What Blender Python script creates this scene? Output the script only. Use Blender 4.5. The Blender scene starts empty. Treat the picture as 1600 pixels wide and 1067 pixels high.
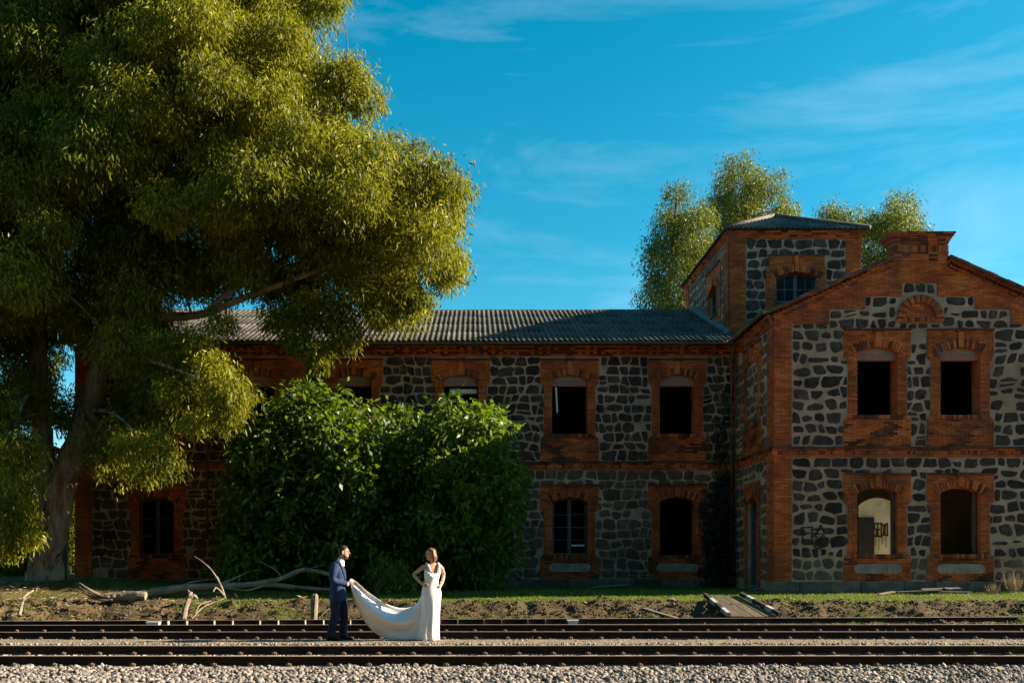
import bpy, bmesh, math, random
import numpy as np
from mathutils import Vector, Matrix, noise

R = math.radians
sc = bpy.context.scene
COL = sc.collection

# ------------------------------------------------------------------ camera
FPX, VX, HY, CAMZ = 1462.0, 740.0, 875.0, 1.51      # focal (photo pixels), vanishing point, eye height
cd = bpy.data.cameras.new('camera')
cd.sensor_width = 36.0
cd.lens = 36.0 * FPX / 1600.0
cd.shift_x = (800 - VX) / 1600.0
cd.shift_y = (HY - 533.5) / 1600.0
cd.clip_start, cd.clip_end = 0.1, 6000
cam = bpy.data.objects.new('camera', cd)
COL.objects.link(cam)
cam.location = (0, 0, CAMZ)
cam.rotation_euler = (R(90), 0, 0)
sc.camera = cam

def PX(px, D): return (px - VX) * D / FPX
def PZ(py, D): return CAMZ + (HY - py) * D / FPX
def PT(px, py, D): return Vector((PX(px, D), D, PZ(py, D)))

# ------------------------------------------------------------------ sun and sky
SUN_EL, SUN_BACK = R(25.0), R(5.0)
SUN = Vector((math.cos(SUN_EL) * math.cos(SUN_BACK), math.cos(SUN_EL) * math.sin(SUN_BACK), math.sin(SUN_EL)))
ld = bpy.data.lights.new('sun', 'SUN')
ld.energy = 5.0
ld.angle = R(0.53)
ld.color = (1.0, 0.86, 0.66)
lo = bpy.data.objects.new('sun', ld)
COL.objects.link(lo)
lo.rotation_euler = (-SUN).to_track_quat('-Z', 'Y').to_euler()
lo.location = (60, 10, 40)

w = bpy.data.worlds.new('World')
sc.world = w
w.use_nodes = True
nt = w.node_tree
nt.nodes.clear()
out = nt.nodes.new('ShaderNodeOutputWorld')
bg = nt.nodes.new('ShaderNodeBackground')
bg.inputs[1].default_value = 0.05
sky = nt.nodes.new('ShaderNodeTexSky')
sky.sky_type = 'NISHITA'
sky.sun_disc = False
sky.sun_elevation = SUN_EL
sky.sun_rotation = R(90) - SUN_BACK
sky.altitude = 400
sky.air_density = 1.0
sky.dust_density = 0.4
sky.ozone_density = 2.5
hsv = nt.nodes.new('ShaderNodeHueSaturation')
hsv.inputs['Hue'].default_value = 0.465
hsv.inputs['Saturation'].default_value = 1.45
hsv.inputs['Value'].default_value = 1.12
nt.links.new(sky.outputs[0], hsv.inputs['Color'])
# thin cirrus
tc = nt.nodes.new('ShaderNodeTexCoord')
mp = nt.nodes.new('ShaderNodeMapping')
mp.inputs['Scale'].default_value = (1.6, 1.6, 7.0)
mp.inputs['Rotation'].default_value = (0, R(6), 0)
nz = nt.nodes.new('ShaderNodeTexNoise')
nz.inputs['Scale'].default_value = 1.7
nz.inputs['Detail'].default_value = 9
nz.inputs['Roughness'].default_value = 0.62
nz.inputs['Distortion'].default_value = 0.5
rp = nt.nodes.new('ShaderNodeValToRGB')
rp.color_ramp.elements[0].position = 0.48
rp.color_ramp.elements[0].color = (0, 0, 0, 1)
rp.color_ramp.elements[1].position = 0.86
rp.color_ramp.elements[1].color = (0.16, 0.16, 0.16, 1)
mx = nt.nodes.new('ShaderNodeMixRGB')
mx.inputs[2].default_value = (9.0, 10.2, 11.5, 1)
nt.links.new(tc.outputs['Generated'], mp.inputs[0])
nt.links.new(mp.outputs[0], nz.inputs[0])
nt.links.new(nz.outputs[0], rp.inputs[0])
nt.links.new(rp.outputs[0], mx.inputs[0])
nt.links.new(hsv.outputs[0], mx.inputs[1])
nt.links.new(mx.outputs[0], bg.inputs[0])
nt.links.new(bg.outputs[0], out.inputs[0])

vs = sc.view_settings
vs.view_transform = 'Standard'
vs.look = 'None'
vs.gamma = 1.0
vs.use_curve_mapping = False
vs.exposure = 1.75
sc.render.engine = 'CYCLES'
sc.cycles.use_denoising = True
sc.cycles.max_bounces = 6
sc.cycles.diffuse_bounces = 3
sc.cycles.glossy_bounces = 2
sc.cycles.transmission_bounces = 3
sc.cycles.caustics_reflective = False
sc.cycles.caustics_refractive = False

# ------------------------------------------------------------------ materials
MATS = {}
def nodes_of(name):
    m = bpy.data.materials.new(name)
    m.use_nodes = True
    t = m.node_tree
    b = t.nodes['Principled BSDF']
    return m, t, b

def N(t, kind, **kw):
    n = t.nodes.new(kind)
    for k, v in kw.items():
        if k in n.inputs: n.inputs[k].default_value = v
        else: setattr(n, k, v)
    return n

def ramp(t, stops):
    r = t.nodes.new('ShaderNodeValToRGB')
    e = r.color_ramp.elements
    while len(e) < len(stops): e.new(0.5)
    for i, (p, c) in enumerate(stops):
        e[i].position = p
        e[i].color = (*c, 1) if len(c) == 3 else c
    return r

def mul(c, k): return tuple(min(1, x * k) for x in c)

def mat(name, cols, scale=3.0, rough=0.85, bump=0.3, bscale=None, detail=6, stain=None, stain_scale=0.5,
        stain_amt=0.5, use_rnd=None, spec=0.3, stretch=None, dist=0.02, rough_noise=0.62, rnd_amt=0.35):
    """noise-coloured rough surface; cols = list of colours along a noise ramp; stain = second, larger noise;
    use_rnd = 'face' (mesh attribute rnd) or 'obj' (object random) shifts the tint piece by piece"""
    if name in MATS: return MATS[name]
    m, t, b = nodes_of(name)
    tc = N(t, 'ShaderNodeTexCoord')
    src = tc.outputs['Object']
    if stretch:
        mpn = N(t, 'ShaderNodeMapping')
        mpn.inputs['Scale'].default_value = stretch
        t.links.new(src, mpn.inputs[0]); src = mpn.outputs[0]
    nz = N(t, 'ShaderNodeTexNoise', Scale=scale, Detail=detail, Roughness=rough_noise)
    t.links.new(src, nz.inputs['Vector'])
    n = len(cols)
    rp = ramp(t, [(0.3 + 0.4 * i / max(1, n - 1), c) for i, c in enumerate(cols)])
    t.links.new(nz.outputs[0], rp.inputs[0])
    col = rp.outputs[0]
    if use_rnd:
        if use_rnd == 'face':
            a = N(t, 'ShaderNodeAttribute', attribute_name='rnd'); fac = a.outputs['Fac']
        else:
            a = N(t, 'ShaderNodeObjectInfo'); fac = a.outputs['Random']
        mr = N(t, 'ShaderNodeMapRange')
        mr.inputs['To Min'].default_value = 1 - rnd_amt; mr.inputs['To Max'].default_value = 1 + rnd_amt
        t.links.new(fac, mr.inputs['Value'])
        mm = N(t, 'ShaderNodeVectorMath', operation='SCALE')
        t.links.new(col, mm.inputs[0]); t.links.new(mr.outputs[0], mm.inputs['Scale'])
        col = mm.outputs[0]
    if stain:
        n2 = N(t, 'ShaderNodeTexNoise', Scale=stain_scale, Detail=8, Roughness=0.66, Distortion=0.4)
        t.links.new(tc.outputs['Object'], n2.inputs['Vector'])
        r2 = ramp(t, [(0.44, (0, 0, 0)), (0.66, (stain_amt,) * 3)])
        t.links.new(n2.outputs[0], r2.inputs[0])
        mxx = N(t, 'ShaderNodeMixRGB')
        mxx.inputs[2].default_value = (*stain, 1)
        t.links.new(r2.outputs[0], mxx.inputs[0]); t.links.new(col, mxx.inputs[1])
        col = mxx.outputs[0]
    t.links.new(col, b.inputs['Base Color'])
    b.inputs['Roughness'].default_value = rough
    b.inputs['Specular IOR Level'].default_value = spec
    if bump:
        nb = N(t, 'ShaderNodeTexNoise', Scale=bscale or scale * 4, Detail=6, Roughness=0.7)
        t.links.new(src, nb.inputs['Vector'])
        bp = N(t, 'ShaderNodeBump', Strength=bump, Distance=dist)
        t.links.new(nb.outputs[0], bp.inputs['Height'])
        t.links.new(bp.outputs[0], b.inputs['Normal'])
    MATS[name] = m
    return m

def leaf_mat(name, c0, c1, trans=0.35, rough=0.45, tcol=None, spec=0.35):
    m, t, b = nodes_of(name)
    a = N(t, 'ShaderNodeAttribute', attribute_name='rnd')
    rp = ramp(t, [(0.0, c0), (1.0, c1)])
    t.links.new(a.outputs['Fac'], rp.inputs[0])
    t.links.new(rp.outputs[0], b.inputs['Base Color'])
    b.inputs['Roughness'].default_value = rough
    b.inputs['Specular IOR Level'].default_value = spec
    tr = N(t, 'ShaderNodeBsdfTranslucent')
    if tcol: tr.inputs[0].default_value = (*tcol, 1)
    else: t.links.new(rp.outputs[0], tr.inputs[0])
    ms = N(t, 'ShaderNodeMixShader')
    ms.inputs[0].default_value = trans
    o = t.nodes['Material Output']
    t.links.new(b.outputs[0], ms.inputs[1]); t.links.new(tr.outputs[0], ms.inputs[2])
    t.links.new(ms.outputs[0], o.inputs[0])
    return m

M_BRICK = mat('brick', [(0.46, 0.088, 0.022), (0.64, 0.138, 0.034), (0.72, 0.180, 0.048)], 1.6, 0.9, 0.35, 60, use_rnd='face', rnd_amt=0.3,
              stain=(0.11, 0.040, 0.020), stain_scale=0.55, stain_amt=0.7, dist=0.006)
M_BRICKD = mat('brick_stained', [(0.08, 0.028, 0.016), (0.22, 0.058, 0.024), (0.38, 0.098, 0.034)], 2.2, 0.92, 0.35, 60, use_rnd='face', rnd_amt=0.2,
               stain=(0.04, 0.025, 0.02), stain_scale=0.9, stain_amt=0.85, dist=0.006)
M_BMORT = mat('brick_mortar', [(0.07, 0.032, 0.020), (0.14, 0.066, 0.042)], 3, 0.95, 0.2)
M_STONE = mat('basalt_stone', [(0.024, 0.0148, 0.0140), (0.050, 0.032, 0.030), (0.105, 0.070, 0.062)], 5.0, 0.88, 0.9, 26, use_rnd='obj',
              stain=(0.13, 0.085, 0.05), stain_scale=1.1, stain_amt=0.45, dist=0.03, rnd_amt=0.5)
M_STONEG = mat('basalt_ground_floor', [(0.070, 0.044, 0.033), (0.13, 0.084, 0.062), (0.21, 0.14, 0.105)], 4.0, 0.88, 0.9, 26, use_rnd='obj',
               stain=(0.10, 0.065, 0.035), stain_scale=0.9, stain_amt=0.55, dist=0.02)
M_MORT = mat('lime_mortar', [(0.37, 0.205, 0.135), (0.57, 0.332, 0.228), (0.67, 0.42, 0.300)], 2.3, 0.95, 0.5, 22,
             stain=(0.20, 0.13, 0.075), stain_scale=0.45, stain_amt=0.6, dist=0.02)
M_PLINTH = mat('plinth_granite', [(0.11, 0.072, 0.054), (0.175, 0.118, 0.088), (0.24, 0.165, 0.125)], 4.0, 0.9, 0.5, 30, use_rnd='obj',
               stain=(0.06, 0.05, 0.04), stain_scale=0.7, stain_amt=0.7)
M_SLAB = mat('granite_slab', [(0.28, 0.19, 0.145), (0.40, 0.285, 0.225), (0.50, 0.36, 0.29)], 4.0, 0.9, 0.4, 30,
             stain=(0.16, 0.13, 0.11), stain_scale=1.6, stain_amt=0.6)
M_PLASTER = mat('cream_plaster', [(0.42, 0.35, 0.22), (0.60, 0.52, 0.34), (0.66, 0.59, 0.42)], 1.4, 0.95, 0.2,
                stain=(0.25, 0.19, 0.12), stain_scale=0.6, stain_amt=0.5)
M_TYMP = mat('grey_plaster', [(0.30, 0.28, 0.26), (0.42, 0.40, 0.37)], 5, 0.95, 0.3)
M_SHUT = mat('pink_shutter_box', [(0.36, 0.15, 0.115), (0.46, 0.21, 0.16)], 6, 0.8, 0.2, stretch=(14, 1, 1))
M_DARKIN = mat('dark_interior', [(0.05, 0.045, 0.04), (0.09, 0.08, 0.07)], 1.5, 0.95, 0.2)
M_ROOF = mat('fibre_cement', [(0.05, 0.044, 0.036), (0.105, 0.095, 0.080), (0.17, 0.155, 0.13)], 2.0, 0.92, 0.4, 30, use_rnd='obj',
             stain=(0.028, 0.024, 0.018), stain_scale=0.8, stain_amt=0.7, rnd_amt=0.22)
M_COPE = mat('coping_tile', [(0.06, 0.045, 0.038), (0.13, 0.085, 0.06), (0.22, 0.13, 0.085)], 3, 0.92, 0.5, use_rnd='obj')
M_GUTTER = mat('weathered_zinc', [(0.06, 0.055, 0.05), (0.12, 0.105, 0.09), (0.17, 0.13, 0.10)], 3, 0.6, 0.2, spec=0.4)
M_FRAME = mat('grey_painted_wood', [(0.07, 0.060, 0.058), (0.12, 0.105, 0.10)], 8, 0.7, 0.2)
M_BLUEF = mat('blue_painted_wood', [(0.06, 0.066, 0.075), (0.11, 0.118, 0.13)], 6, 0.7, 0.2)
M_WHITE = mat('white_paint', [(0.62, 0.60, 0.57), (0.80, 0.78, 0.75)], 5, 0.7, 0.1)
M_GLASS, _t, _b = nodes_of('window_glass')
_tr = N(_t, 'ShaderNodeBsdfTransparent'); _gl = N(_t, 'ShaderNodeBsdfGlossy', Roughness=0.05); _fr = N(_t, 'ShaderNodeFresnel', IOR=1.16)
_ms = N(_t, 'ShaderNodeMixShader')
_tr.inputs[0].default_value = (.75, .78, .76, 1)
_t.links.new(_fr.outputs[0], _ms.inputs[0]); _t.links.new(_tr.outputs[0], _ms.inputs[1]); _t.links.new(_gl.outputs[0], _ms.inputs[2])
_t.links.new(_ms.outputs[0], _t.nodes['Material Output'].inputs[0])
M_PAINTK = mat('black_spray_paint', [(0.012, 0.011, 0.012), (0.03, 0.027, 0.027)], 9, 0.6, 0)
M_PAINTR = mat('dark_red_spray_paint', [(0.06, 0.015, 0.012), (0.10, 0.025, 0.018)], 9, 0.6, 0)
M_RAIL = mat('rusty_rail', [(0.010, 0.005, 0.0035), (0.022, 0.010, 0.006), (0.045, 0.021, 0.012)], 5, 0.75, 0.25, 40, spec=0.3)
M_RAILTOP = mat('worn_railhead_glint', [(0.36, 0.26, 0.20), (0.52, 0.41, 0.33)], 5, 0.45, 0.05, spec=0.5)  # pale tan adds the sunlit glint to the worn head
M_CONC = mat('concrete_sleeper', [(0.22, 0.185, 0.14), (0.31, 0.265, 0.205)], 7, 0.92, 0.35)
M_IRON = mat('rusty_clip', [(0.09, 0.055, 0.033), (0.20, 0.135, 0.085)], 9, 0.7, 0.3)
M_DEADWOOD = mat('dead_grey_wood', [(0.11, 0.08, 0.055), (0.22, 0.17, 0.12), (0.34, 0.27, 0.195)], 3, 0.9, 0.6, 20, stretch=(1, 1, 1))
M_BOARD = mat('weathered_board', [(0.07, 0.06, 0.055), (0.15, 0.13, 0.12)], 3, 0.9, 0.4, stretch=(1, 6, 6))
M_BOARDB = mat('pale_blue_board', [(0.15, 0.22, 0.24), (0.24, 0.31, 0.33)], 3, 0.85, 0.3, stretch=(1, 6, 6))
M_PLANK = mat('ramp_timber', [(0.075, 0.052, 0.032), (0.15, 0.108, 0.068)], 3, 0.9, 0.5, stretch=(6, 1, 1), use_rnd='obj')
M_KERBW = mat('chipped_white_kerb_paint', [(0.24, 0.21, 0.20), (0.46, 0.42, 0.41)], 6, 0.85, 0.3)
M_TAR = mat('black_kerb_paint', [(0.018, 0.016, 0.016), (0.04, 0.035, 0.032)], 6, 0.85, 0.3)

def bark_mat(name, cols, patch):
    m, t, b = nodes_of(name)
    tc = N(t, 'ShaderNodeTexCoord')
    mpn = N(t, 'ShaderNodeMapping'); mpn.inputs['Scale'].default_value = (1.0, 1.0, 0.28)
    t.links.new(tc.outputs['Object'], mpn.inputs[0])
    nz = N(t, 'ShaderNodeTexNoise', Scale=5.5, Detail=6, Roughness=0.6, Distortion=0.6)
    t.links.new(mpn.outputs[0], nz.inputs['Vector'])
    rp = ramp(t, [(0.30, cols[0]), (0.42, cols[1]), (0.52, cols[2]), (0.66, cols[3])])
    t.links.new(nz.outputs[0], rp.inputs[0])
    n2 = N(t, 'ShaderNodeTexNoise', Scale=2.6, Detail=5, Roughness=0.7, Distortion=1.2)
    t.links.new(mpn.outputs[0], n2.inputs['Vector'])
    r2 = ramp(t, [(0.57, (0, 0, 0)), (0.60, (1, 1, 1))])
    t.links.new(n2.outputs[0], r2.inputs[0])
    mxx = N(t, 'ShaderNodeMixRGB'); mxx.inputs[2].default_value = (*patch, 1)
    t.links.new(r2.outputs[0], mxx.inputs[0]); t.links.new(rp.outputs[0], mxx.inputs[1])
    t.links.new(mxx.outputs[0], b.inputs['Base Color'])
    b.inputs['Roughness'].default_value = 0.85
    b.inputs['Specular IOR Level'].default_value = 0.25
    bp = N(t, 'ShaderNodeBump', Strength=0.6, Distance=0.03)
    t.links.new(n2.outputs[0], bp.inputs['Height']); t.links.new(bp.outputs[0], b.inputs['Normal'])
    return m
M_BARK = bark_mat('eucalyptus_bark', [(0.07, 0.038, 0.022), (0.17, 0.105, 0.065), (0.23, 0.175, 0.13), (0.32, 0.25, 0.18)], (0.05, 0.027, 0.016))
M_BRANCH = mat('pale_branch', [(0.20, 0.15, 0.10), (0.36, 0.29, 0.21), (0.46, 0.38, 0.28)], 3, 0.85, 0.3)
M_TWIG = mat('brown_twig', [(0.09, 0.06, 0.04), (0.17, 0.12, 0.08)], 3, 0.9, 0.3)
M_EUC = leaf_mat('eucalyptus_leaf', (0.026, 0.038, 0.003), (0.30, 0.285, 0.014), 0.32, 0.5, tcol=(0.32, 0.33, 0.006), spec=0.2)
M_EUCFAR = leaf_mat('far_eucalyptus_leaf', (0.030, 0.046, 0.006), (0.19, 0.195, 0.020), 0.30, 0.5, tcol=(0.21, 0.25, 0.012), spec=0.2)
M_FIG = leaf_mat('broad_leaf', (0.014, 0.032, 0.004), (0.095, 0.145, 0.012), 0.34, 0.42, tcol=(0.21, 0.33, 0.008), spec=0.35)
M_IVY = leaf_mat('dry_ivy_leaf', (0.018, 0.018, 0.012), (0.05, 0.042, 0.028), 0.1, 0.7)
M_GRASS = leaf_mat('grass_blade', (0.07, 0.11, 0.006), (0.24, 0.25, 0.014), 0.35, 0.6, tcol=(0.20, 0.27, 0.02))
M_STRAW = leaf_mat('dry_straw', (0.22, 0.15, 0.075), (0.50, 0.38, 0.22), 0.1, 0.85)
# ------------------------------------------------------------------ mesh helpers
ORG = {}
def link(o, parent=None):
    COL.objects.link(o)
    if parent is not None: o.parent = parent
    return o

def tag(o, label=None, cat=None, group=None, kind=None):
    if label: o['label'] = label
    if cat: o['category'] = cat
    if group: o['group'] = group
    if kind: o['kind'] = kind
    return o

def thing(name, label, cat, loc, group=None):
    o = bpy.data.objects.new(name, None)
    o.empty_display_size = 0.2
    o.location = loc
    link(o)
    ORG[o.name] = Vector(loc)
    return tag(o, label, cat, group)

def org_of(parent):
    if parent is None: return Vector((0, 0, 0))
    return ORG.get(parent.name, Vector((0, 0, 0)))

class MB:
    def __init__(self):
        self.v, self.f, self.mi, self.r = [], [], [], []
    def face(self, pts, mi=0, rnd=0.5):
        b = len(self.v)
        self.v.extend([tuple(p) for p in pts])
        self.f.append(tuple(range(b, b + len(pts)))); self.mi.append(mi); self.r.append(rnd)
    def hexa(self, p, mi=0, rnd=None, skip=()):
        """p: 8 points, bottom loop 0-3 ccw seen from the top, top loop 4-7"""
        b = len(self.v); rnd = random.random() if rnd is None else rnd
        self.v.extend([tuple(q) for q in p])
        for k, q in enumerate(((3, 2, 1, 0), (4, 5, 6, 7), (0, 1, 5, 4), (1, 2, 6, 5), (2, 3, 7, 6), (3, 0, 4, 7))):
            if k in skip: continue
            self.f.append(tuple(b + i for i in q)); self.mi.append(mi); self.r.append(rnd)
    def box(self, a, c, mi=0, rnd=None, skip=()):
        x0, y0, z0 = a; x1, y1, z1 = c
        self.hexa([(x0, y0, z0), (x1, y0, z0), (x1, y1, z0), (x0, y1, z0), (x0, y0, z1), (x1, y0, z1), (x1, y1, z1), (x0, y1, z1)], mi, rnd, skip)
    def obox(self, c, ax, ay, az, mi=0, rnd=None):
        """oriented box: centre and three half-axis vectors"""
        c, ax, ay, az = Vector(c), Vector(ax), Vector(ay), Vector(az)
        self.hexa([c - ax - ay - az, c + ax - ay - az, c + ax + ay - az, c - ax + ay - az,
                   c - ax - ay + az, c + ax - ay + az, c + ax + ay + az, c - ax + ay + az], mi, rnd)
    def tube(self, pts, rad, n=8, mi=0, cap=True, wob=0.0, seed=0, sy=1.0):
        pts = [Vector(p) for p in pts]
        if not hasattr(rad, '__len__'): rad = [rad] * len(pts)
        b0 = len(self.v); m = len(pts)
        t = (pts[1] - pts[0]).normalized()
        ref = Vector((0, 0, 1)) if abs(t.z) < 0.9 else Vector((1, 0, 0))
        u = t.cross(ref).normalized()
        rs = random.Random(seed)
        for i in range(m):
            if i == 0: t = pts[1] - pts[0]
            elif i == m - 1: t = pts[-1] - pts[-2]
            else: t = pts[i + 1] - pts[i - 1]
            t = t.normalized()
            u = (u - t * u.dot(t))
            if u.length < 1e-6: u = t.orthogonal()
            u.normalize()
            w_ = t.cross(u)
            for k in range(n):
                a = 2 * math.pi * k / n
                rr = rad[i] * (1 + wob * (rs.random() - 0.5) * 2)
                self.v.append(tuple(pts[i] + u * math.cos(a) * rr + w_ * math.sin(a) * rr * sy))
        for i in range(m - 1):
            for k in range(n):
                k2 = (k + 1) % n
                self.f.append((b0 + i * n + k, b0 + i * n + k2, b0 + (i + 1) * n + k2, b0 + (i + 1) * n + k)); self.mi.append(mi); self.r.append(0.5)
        if cap:
            self.f.append(tuple(b0 + k for k in reversed(range(n)))); self.mi.append(mi); self.r.append(0.5)
            self.f.append(tuple(b0 + (m - 1) * n + k for k in range(n))); self.mi.append(mi); self.r.append(0.5)
    def loft(self, rings, cap=True, mi=0, close=True):
        b0 = len(self.v); n = len(rings[0]); m = len(rings)
        for r_ in rings: self.v.extend([tuple(p) for p in r_])
        for i in range(m - 1):
            for k in range(n if close else n - 1):
                k2 = (k + 1) % n
                self.f.append((b0 + i * n + k, b0 + i * n + k2, b0 + (i + 1) * n + k2, b0 + (i + 1) * n + k)); self.mi.append(mi); self.r.append(0.5)
        if cap and close:
            self.f.append(tuple(b0 + k for k in reversed(range(n)))); self.mi.append(mi); self.r.append(0.5)
            self.f.append(tuple(b0 + (m - 1) * n + k for k in range(n))); self.mi.append(mi); self.r.append(0.5)
    def mesh(self, name, mats, off=Vector((0, 0, 0)), smooth=False, fix=False):
        me = bpy.data.meshes.new(name)
        o = Vector(off)
        me.from_pydata([(x - o.x, y - o.y, z - o.z) for x, y, z in self.v], [], self.f)
        for mm in (mats if isinstance(mats, (list, tuple)) else [mats]): me.materials.append(mm)
        n = len(self.f)
        if n:
            me.polygons.foreach_set('material_index', self.mi)
            at = me.attributes.new('rnd', 'FLOAT', 'FACE')
            at.data.foreach_set('value', self.r)
            if smooth: me.polygons.foreach_set('use_smooth', [True] * n)
        if fix:
            bm = bmesh.new(); bm.from_mesh(me)
            bmesh.ops.recalc_face_normals(bm, faces=bm.faces)
            bm.to_mesh(me); bm.free()
        me.update()
        return me
    def build(self, name, mats, parent=None, smooth=False, kind=None, label=None, fix=False):
        off = org_of(parent)
        o = bpy.data.objects.new(name, self.mesh(name, mats, off, smooth, fix))
        link(o, parent)
        ORG[o.name] = off
        if kind: o['kind'] = kind
        if label: o['label'] = label
        return o
    def single(self, name, mats, loc, label, cat, group=None, smooth=False, fix=False):
        """a one-mesh thing with its origin at loc"""
        o = bpy.data.objects.new(name, self.mesh(name, mats, Vector(loc), smooth, fix))
        o.location = loc
        link(o); ORG[o.name] = Vector(loc)
        return tag(o, label, cat, group)

def place(name, me, loc, parent=None, rz=0.0, rot=None):
    o = bpy.data.objects.new(name, me)
    o.location = Vector(loc) - org_of(parent)
    o.rotation_euler = rot if rot else (0, 0, rz)
    link(o, parent)
    ORG[o.name] = Vector(loc)
    return o

def np_mesh(name, V, nper, mats, rnd=None, off=(0, 0, 0), faces=None, smooth=False):
    """V: (n*nper,3) array, every face nper fresh verts; or explicit faces array (m,k)"""
    me = bpy.data.meshes.new(name)
    V = np.asarray(V, dtype=np.float32) - np.array(off, dtype=np.float32)
    if faces is None:
        nf = len(V) // nper
        idx = np.arange(nf * nper, dtype=np.int32)
    else:
        nf, nper = faces.shape
        idx = faces.astype(np.int32).ravel()
    me.vertices.add(len(V)); me.vertices.foreach_set('co', V.ravel())
    me.loops.add(nf * nper); me.loops.foreach_set('vertex_index', idx)
    me.polygons.add(nf)
    me.polygons.foreach_set('loop_start', np.arange(0, nf * nper, nper, dtype=np.int32))
    me.polygons.foreach_set('loop_total', np.full(nf, nper, dtype=np.int32))
    for m in (mats if isinstance(mats, (list, tuple)) else [mats]): me.materials.append(m)
    if rnd is not None:
        at = me.attributes.new('rnd', 'FLOAT', 'FACE')
        at.data.foreach_set('value', np.asarray(rnd, dtype=np.float32))
    if smooth: me.polygons.foreach_set('use_smooth', np.ones(nf, dtype=bool))
    me.update(calc_edges=True)
    return me

def np_obj(name, me, parent=None, kind=None):
    o = bpy.data.objects.new(name, me)
    link(o, parent)
    ORG[o.name] = org_of(parent)
    if kind: o['kind'] = kind
    return o

def remesh_obj(o, voxel, smooth_iter=4, fac=0.5):
    m = o.modifiers.new('r', 'REMESH'); m.mode = 'VOXEL'; m.voxel_size = voxel; m.use_smooth_shade = True
    if smooth_iter:
        s = o.modifiers.new('s', 'SMOOTH'); s.factor = fac; s.iterations = smooth_iter
    bake(o)

def bake(o):
    dg = bpy.context.evaluated_depsgraph_get()
    ev = o.evaluated_get(dg)
    me = bpy.data.meshes.new_from_object(ev, depsgraph=dg)
    mats = [m for m in o.data.materials]
    o.modifiers.clear()
    o.data = me
    if not me.materials:
        for m in mats: me.materials.append(m)
    me.polygons.foreach_set('use_smooth', [True] * len(me.polygons))

def sm(a, b, x):
    t = min(1, max(0, (x - a) / (b - a)))
    return t * t * (3 - 2 * t)
# ------------------------------------------------------------------ terrain
random.seed(7)
def gz(x, y, rough=True):
    z = -0.17
    z += 0.17 * sm(16.35, 16.75, y)                       # filled strip between the tracks
    z -= 0.12 * sm(17.88, 18.25, y)                       # second track bed
    z += 0.09 * sm(20.2, 22.3, y)
    eb = 22.75 + 0.18 * noise.noise(Vector((x * 0.35, 3.1, 0)))
    et = 24.15 + 0.25 * noise.noise(Vector((x * 0.5, 7.7, 0)))
    s = sm(eb - 0.15, et + 0.15, y)
    z += 0.46 * s
    z += 0.15 * sm(24.3, 27.2, y)
    z += 0.33 * sm(-6.5, -12.5, x) * sm(24.3, 27.5, y)
    if rough:
        if 22.3 < y < 25:
            k = sm(22.4, 22.9, y) * (1 - sm(24.3, 24.9, y))
            z += k * 0.13 * noise.fractal(Vector((x * 1.9, y * 2.2, 0)), 0.65, 2.1, 6)
            z -= k * 0.07 * max(0, noise.noise(Vector((x * 0.9, y * 1.4, 5))) - 0.1)
        elif y >= 25:
            z += 0.025 * noise.noise(Vector((x * 0.8, y * 0.8, 0)))
        else:
            z += 0.012 * noise.noise(Vector((x * 2.1, y * 2.1, 0)))
    return z

def axis(segs):
    out_ = []
    for a, b, n in segs:
        out_ += list(np.linspace(a, b, n, endpoint=False))
    return out_ + [segs[-1][1]]
xs = axis([(-3000, -200, 6), (-200, -40, 8), (-40, -18, 12), (-18, 18, 400), (18, 40, 12), (40, 200, 8), (200, 3000, 6)])
ys = axis([(-60, 5, 8), (5, 11, 8), (11, 16, 26), (16, 22.3, 44), (22.3, 25.2, 76), (25.2, 33, 30), (33, 60, 12), (60, 300, 8), (300, 4000, 6)])
V = []; C = []
for y in ys:
    for x in xs:
        near = abs(x) < 20 and y < 60
        z = gz(x, y, near)
        V.append((x, y, z))
        n1 = noise.fractal(Vector((x * 0.55, y * 0.9, 2)), 1, 2, 4)
        n2 = noise.fractal(Vector((x * 2.3, y * 2.3, 9)), 1, 2, 3)
        soil = np.array((0.088, 0.061, 0.030)) * (1 + 0.35 * n2)
        grav = np.array((0.24, 0.185, 0.125)) * (1 + 0.25 * n2)
        ball = np.array((0.15, 0.125, 0.10))
        grass = np.array((0.07, 0.085, 0.018)) * (1 + 0.3 * n2)
        strawc = np.array((0.20, 0.13, 0.065)) * (1 + 0.3 * n2)
        c = ball
        c = c + (grav - c) * sm(16.3, 16.7, y)
        dirt = np.array((0.075, 0.052, 0.034)) * (1 + 0.3 * n2)
        c = c + (dirt - c) * sm(17.9, 18.3, y)
        c = c + (soil - c) * sm(22.2, 22.6, y)
        lf = sm(-4.5, -8.5, x)
        gm = sm(24.05, 24.45, y) * (1 - 0.75 * lf)
        gm = max(gm, 0.75 * sm(0.12, 0.34, n1) * sm(22.5, 23, y))
        c = c + (grass - c) * gm
        c = c + (strawc - c) * lf * 0.8 * sm(-0.1, 0.25, n1 + n2 * .4) * sm(22.2, 22.6, y) * (1 - gm)
        if y > 60 or abs(x) > 40: c = np.array((0.13, 0.12, 0.05))
        C.append((*np.clip(c, 0.01, 1), 1))
nx = len(xs)
F = np.array([(j * nx + i, j * nx + i + 1, (j + 1) * nx + i + 1, (j + 1) * nx + i) for j in range(len(ys) - 1) for i in range(nx - 1)])
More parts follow.
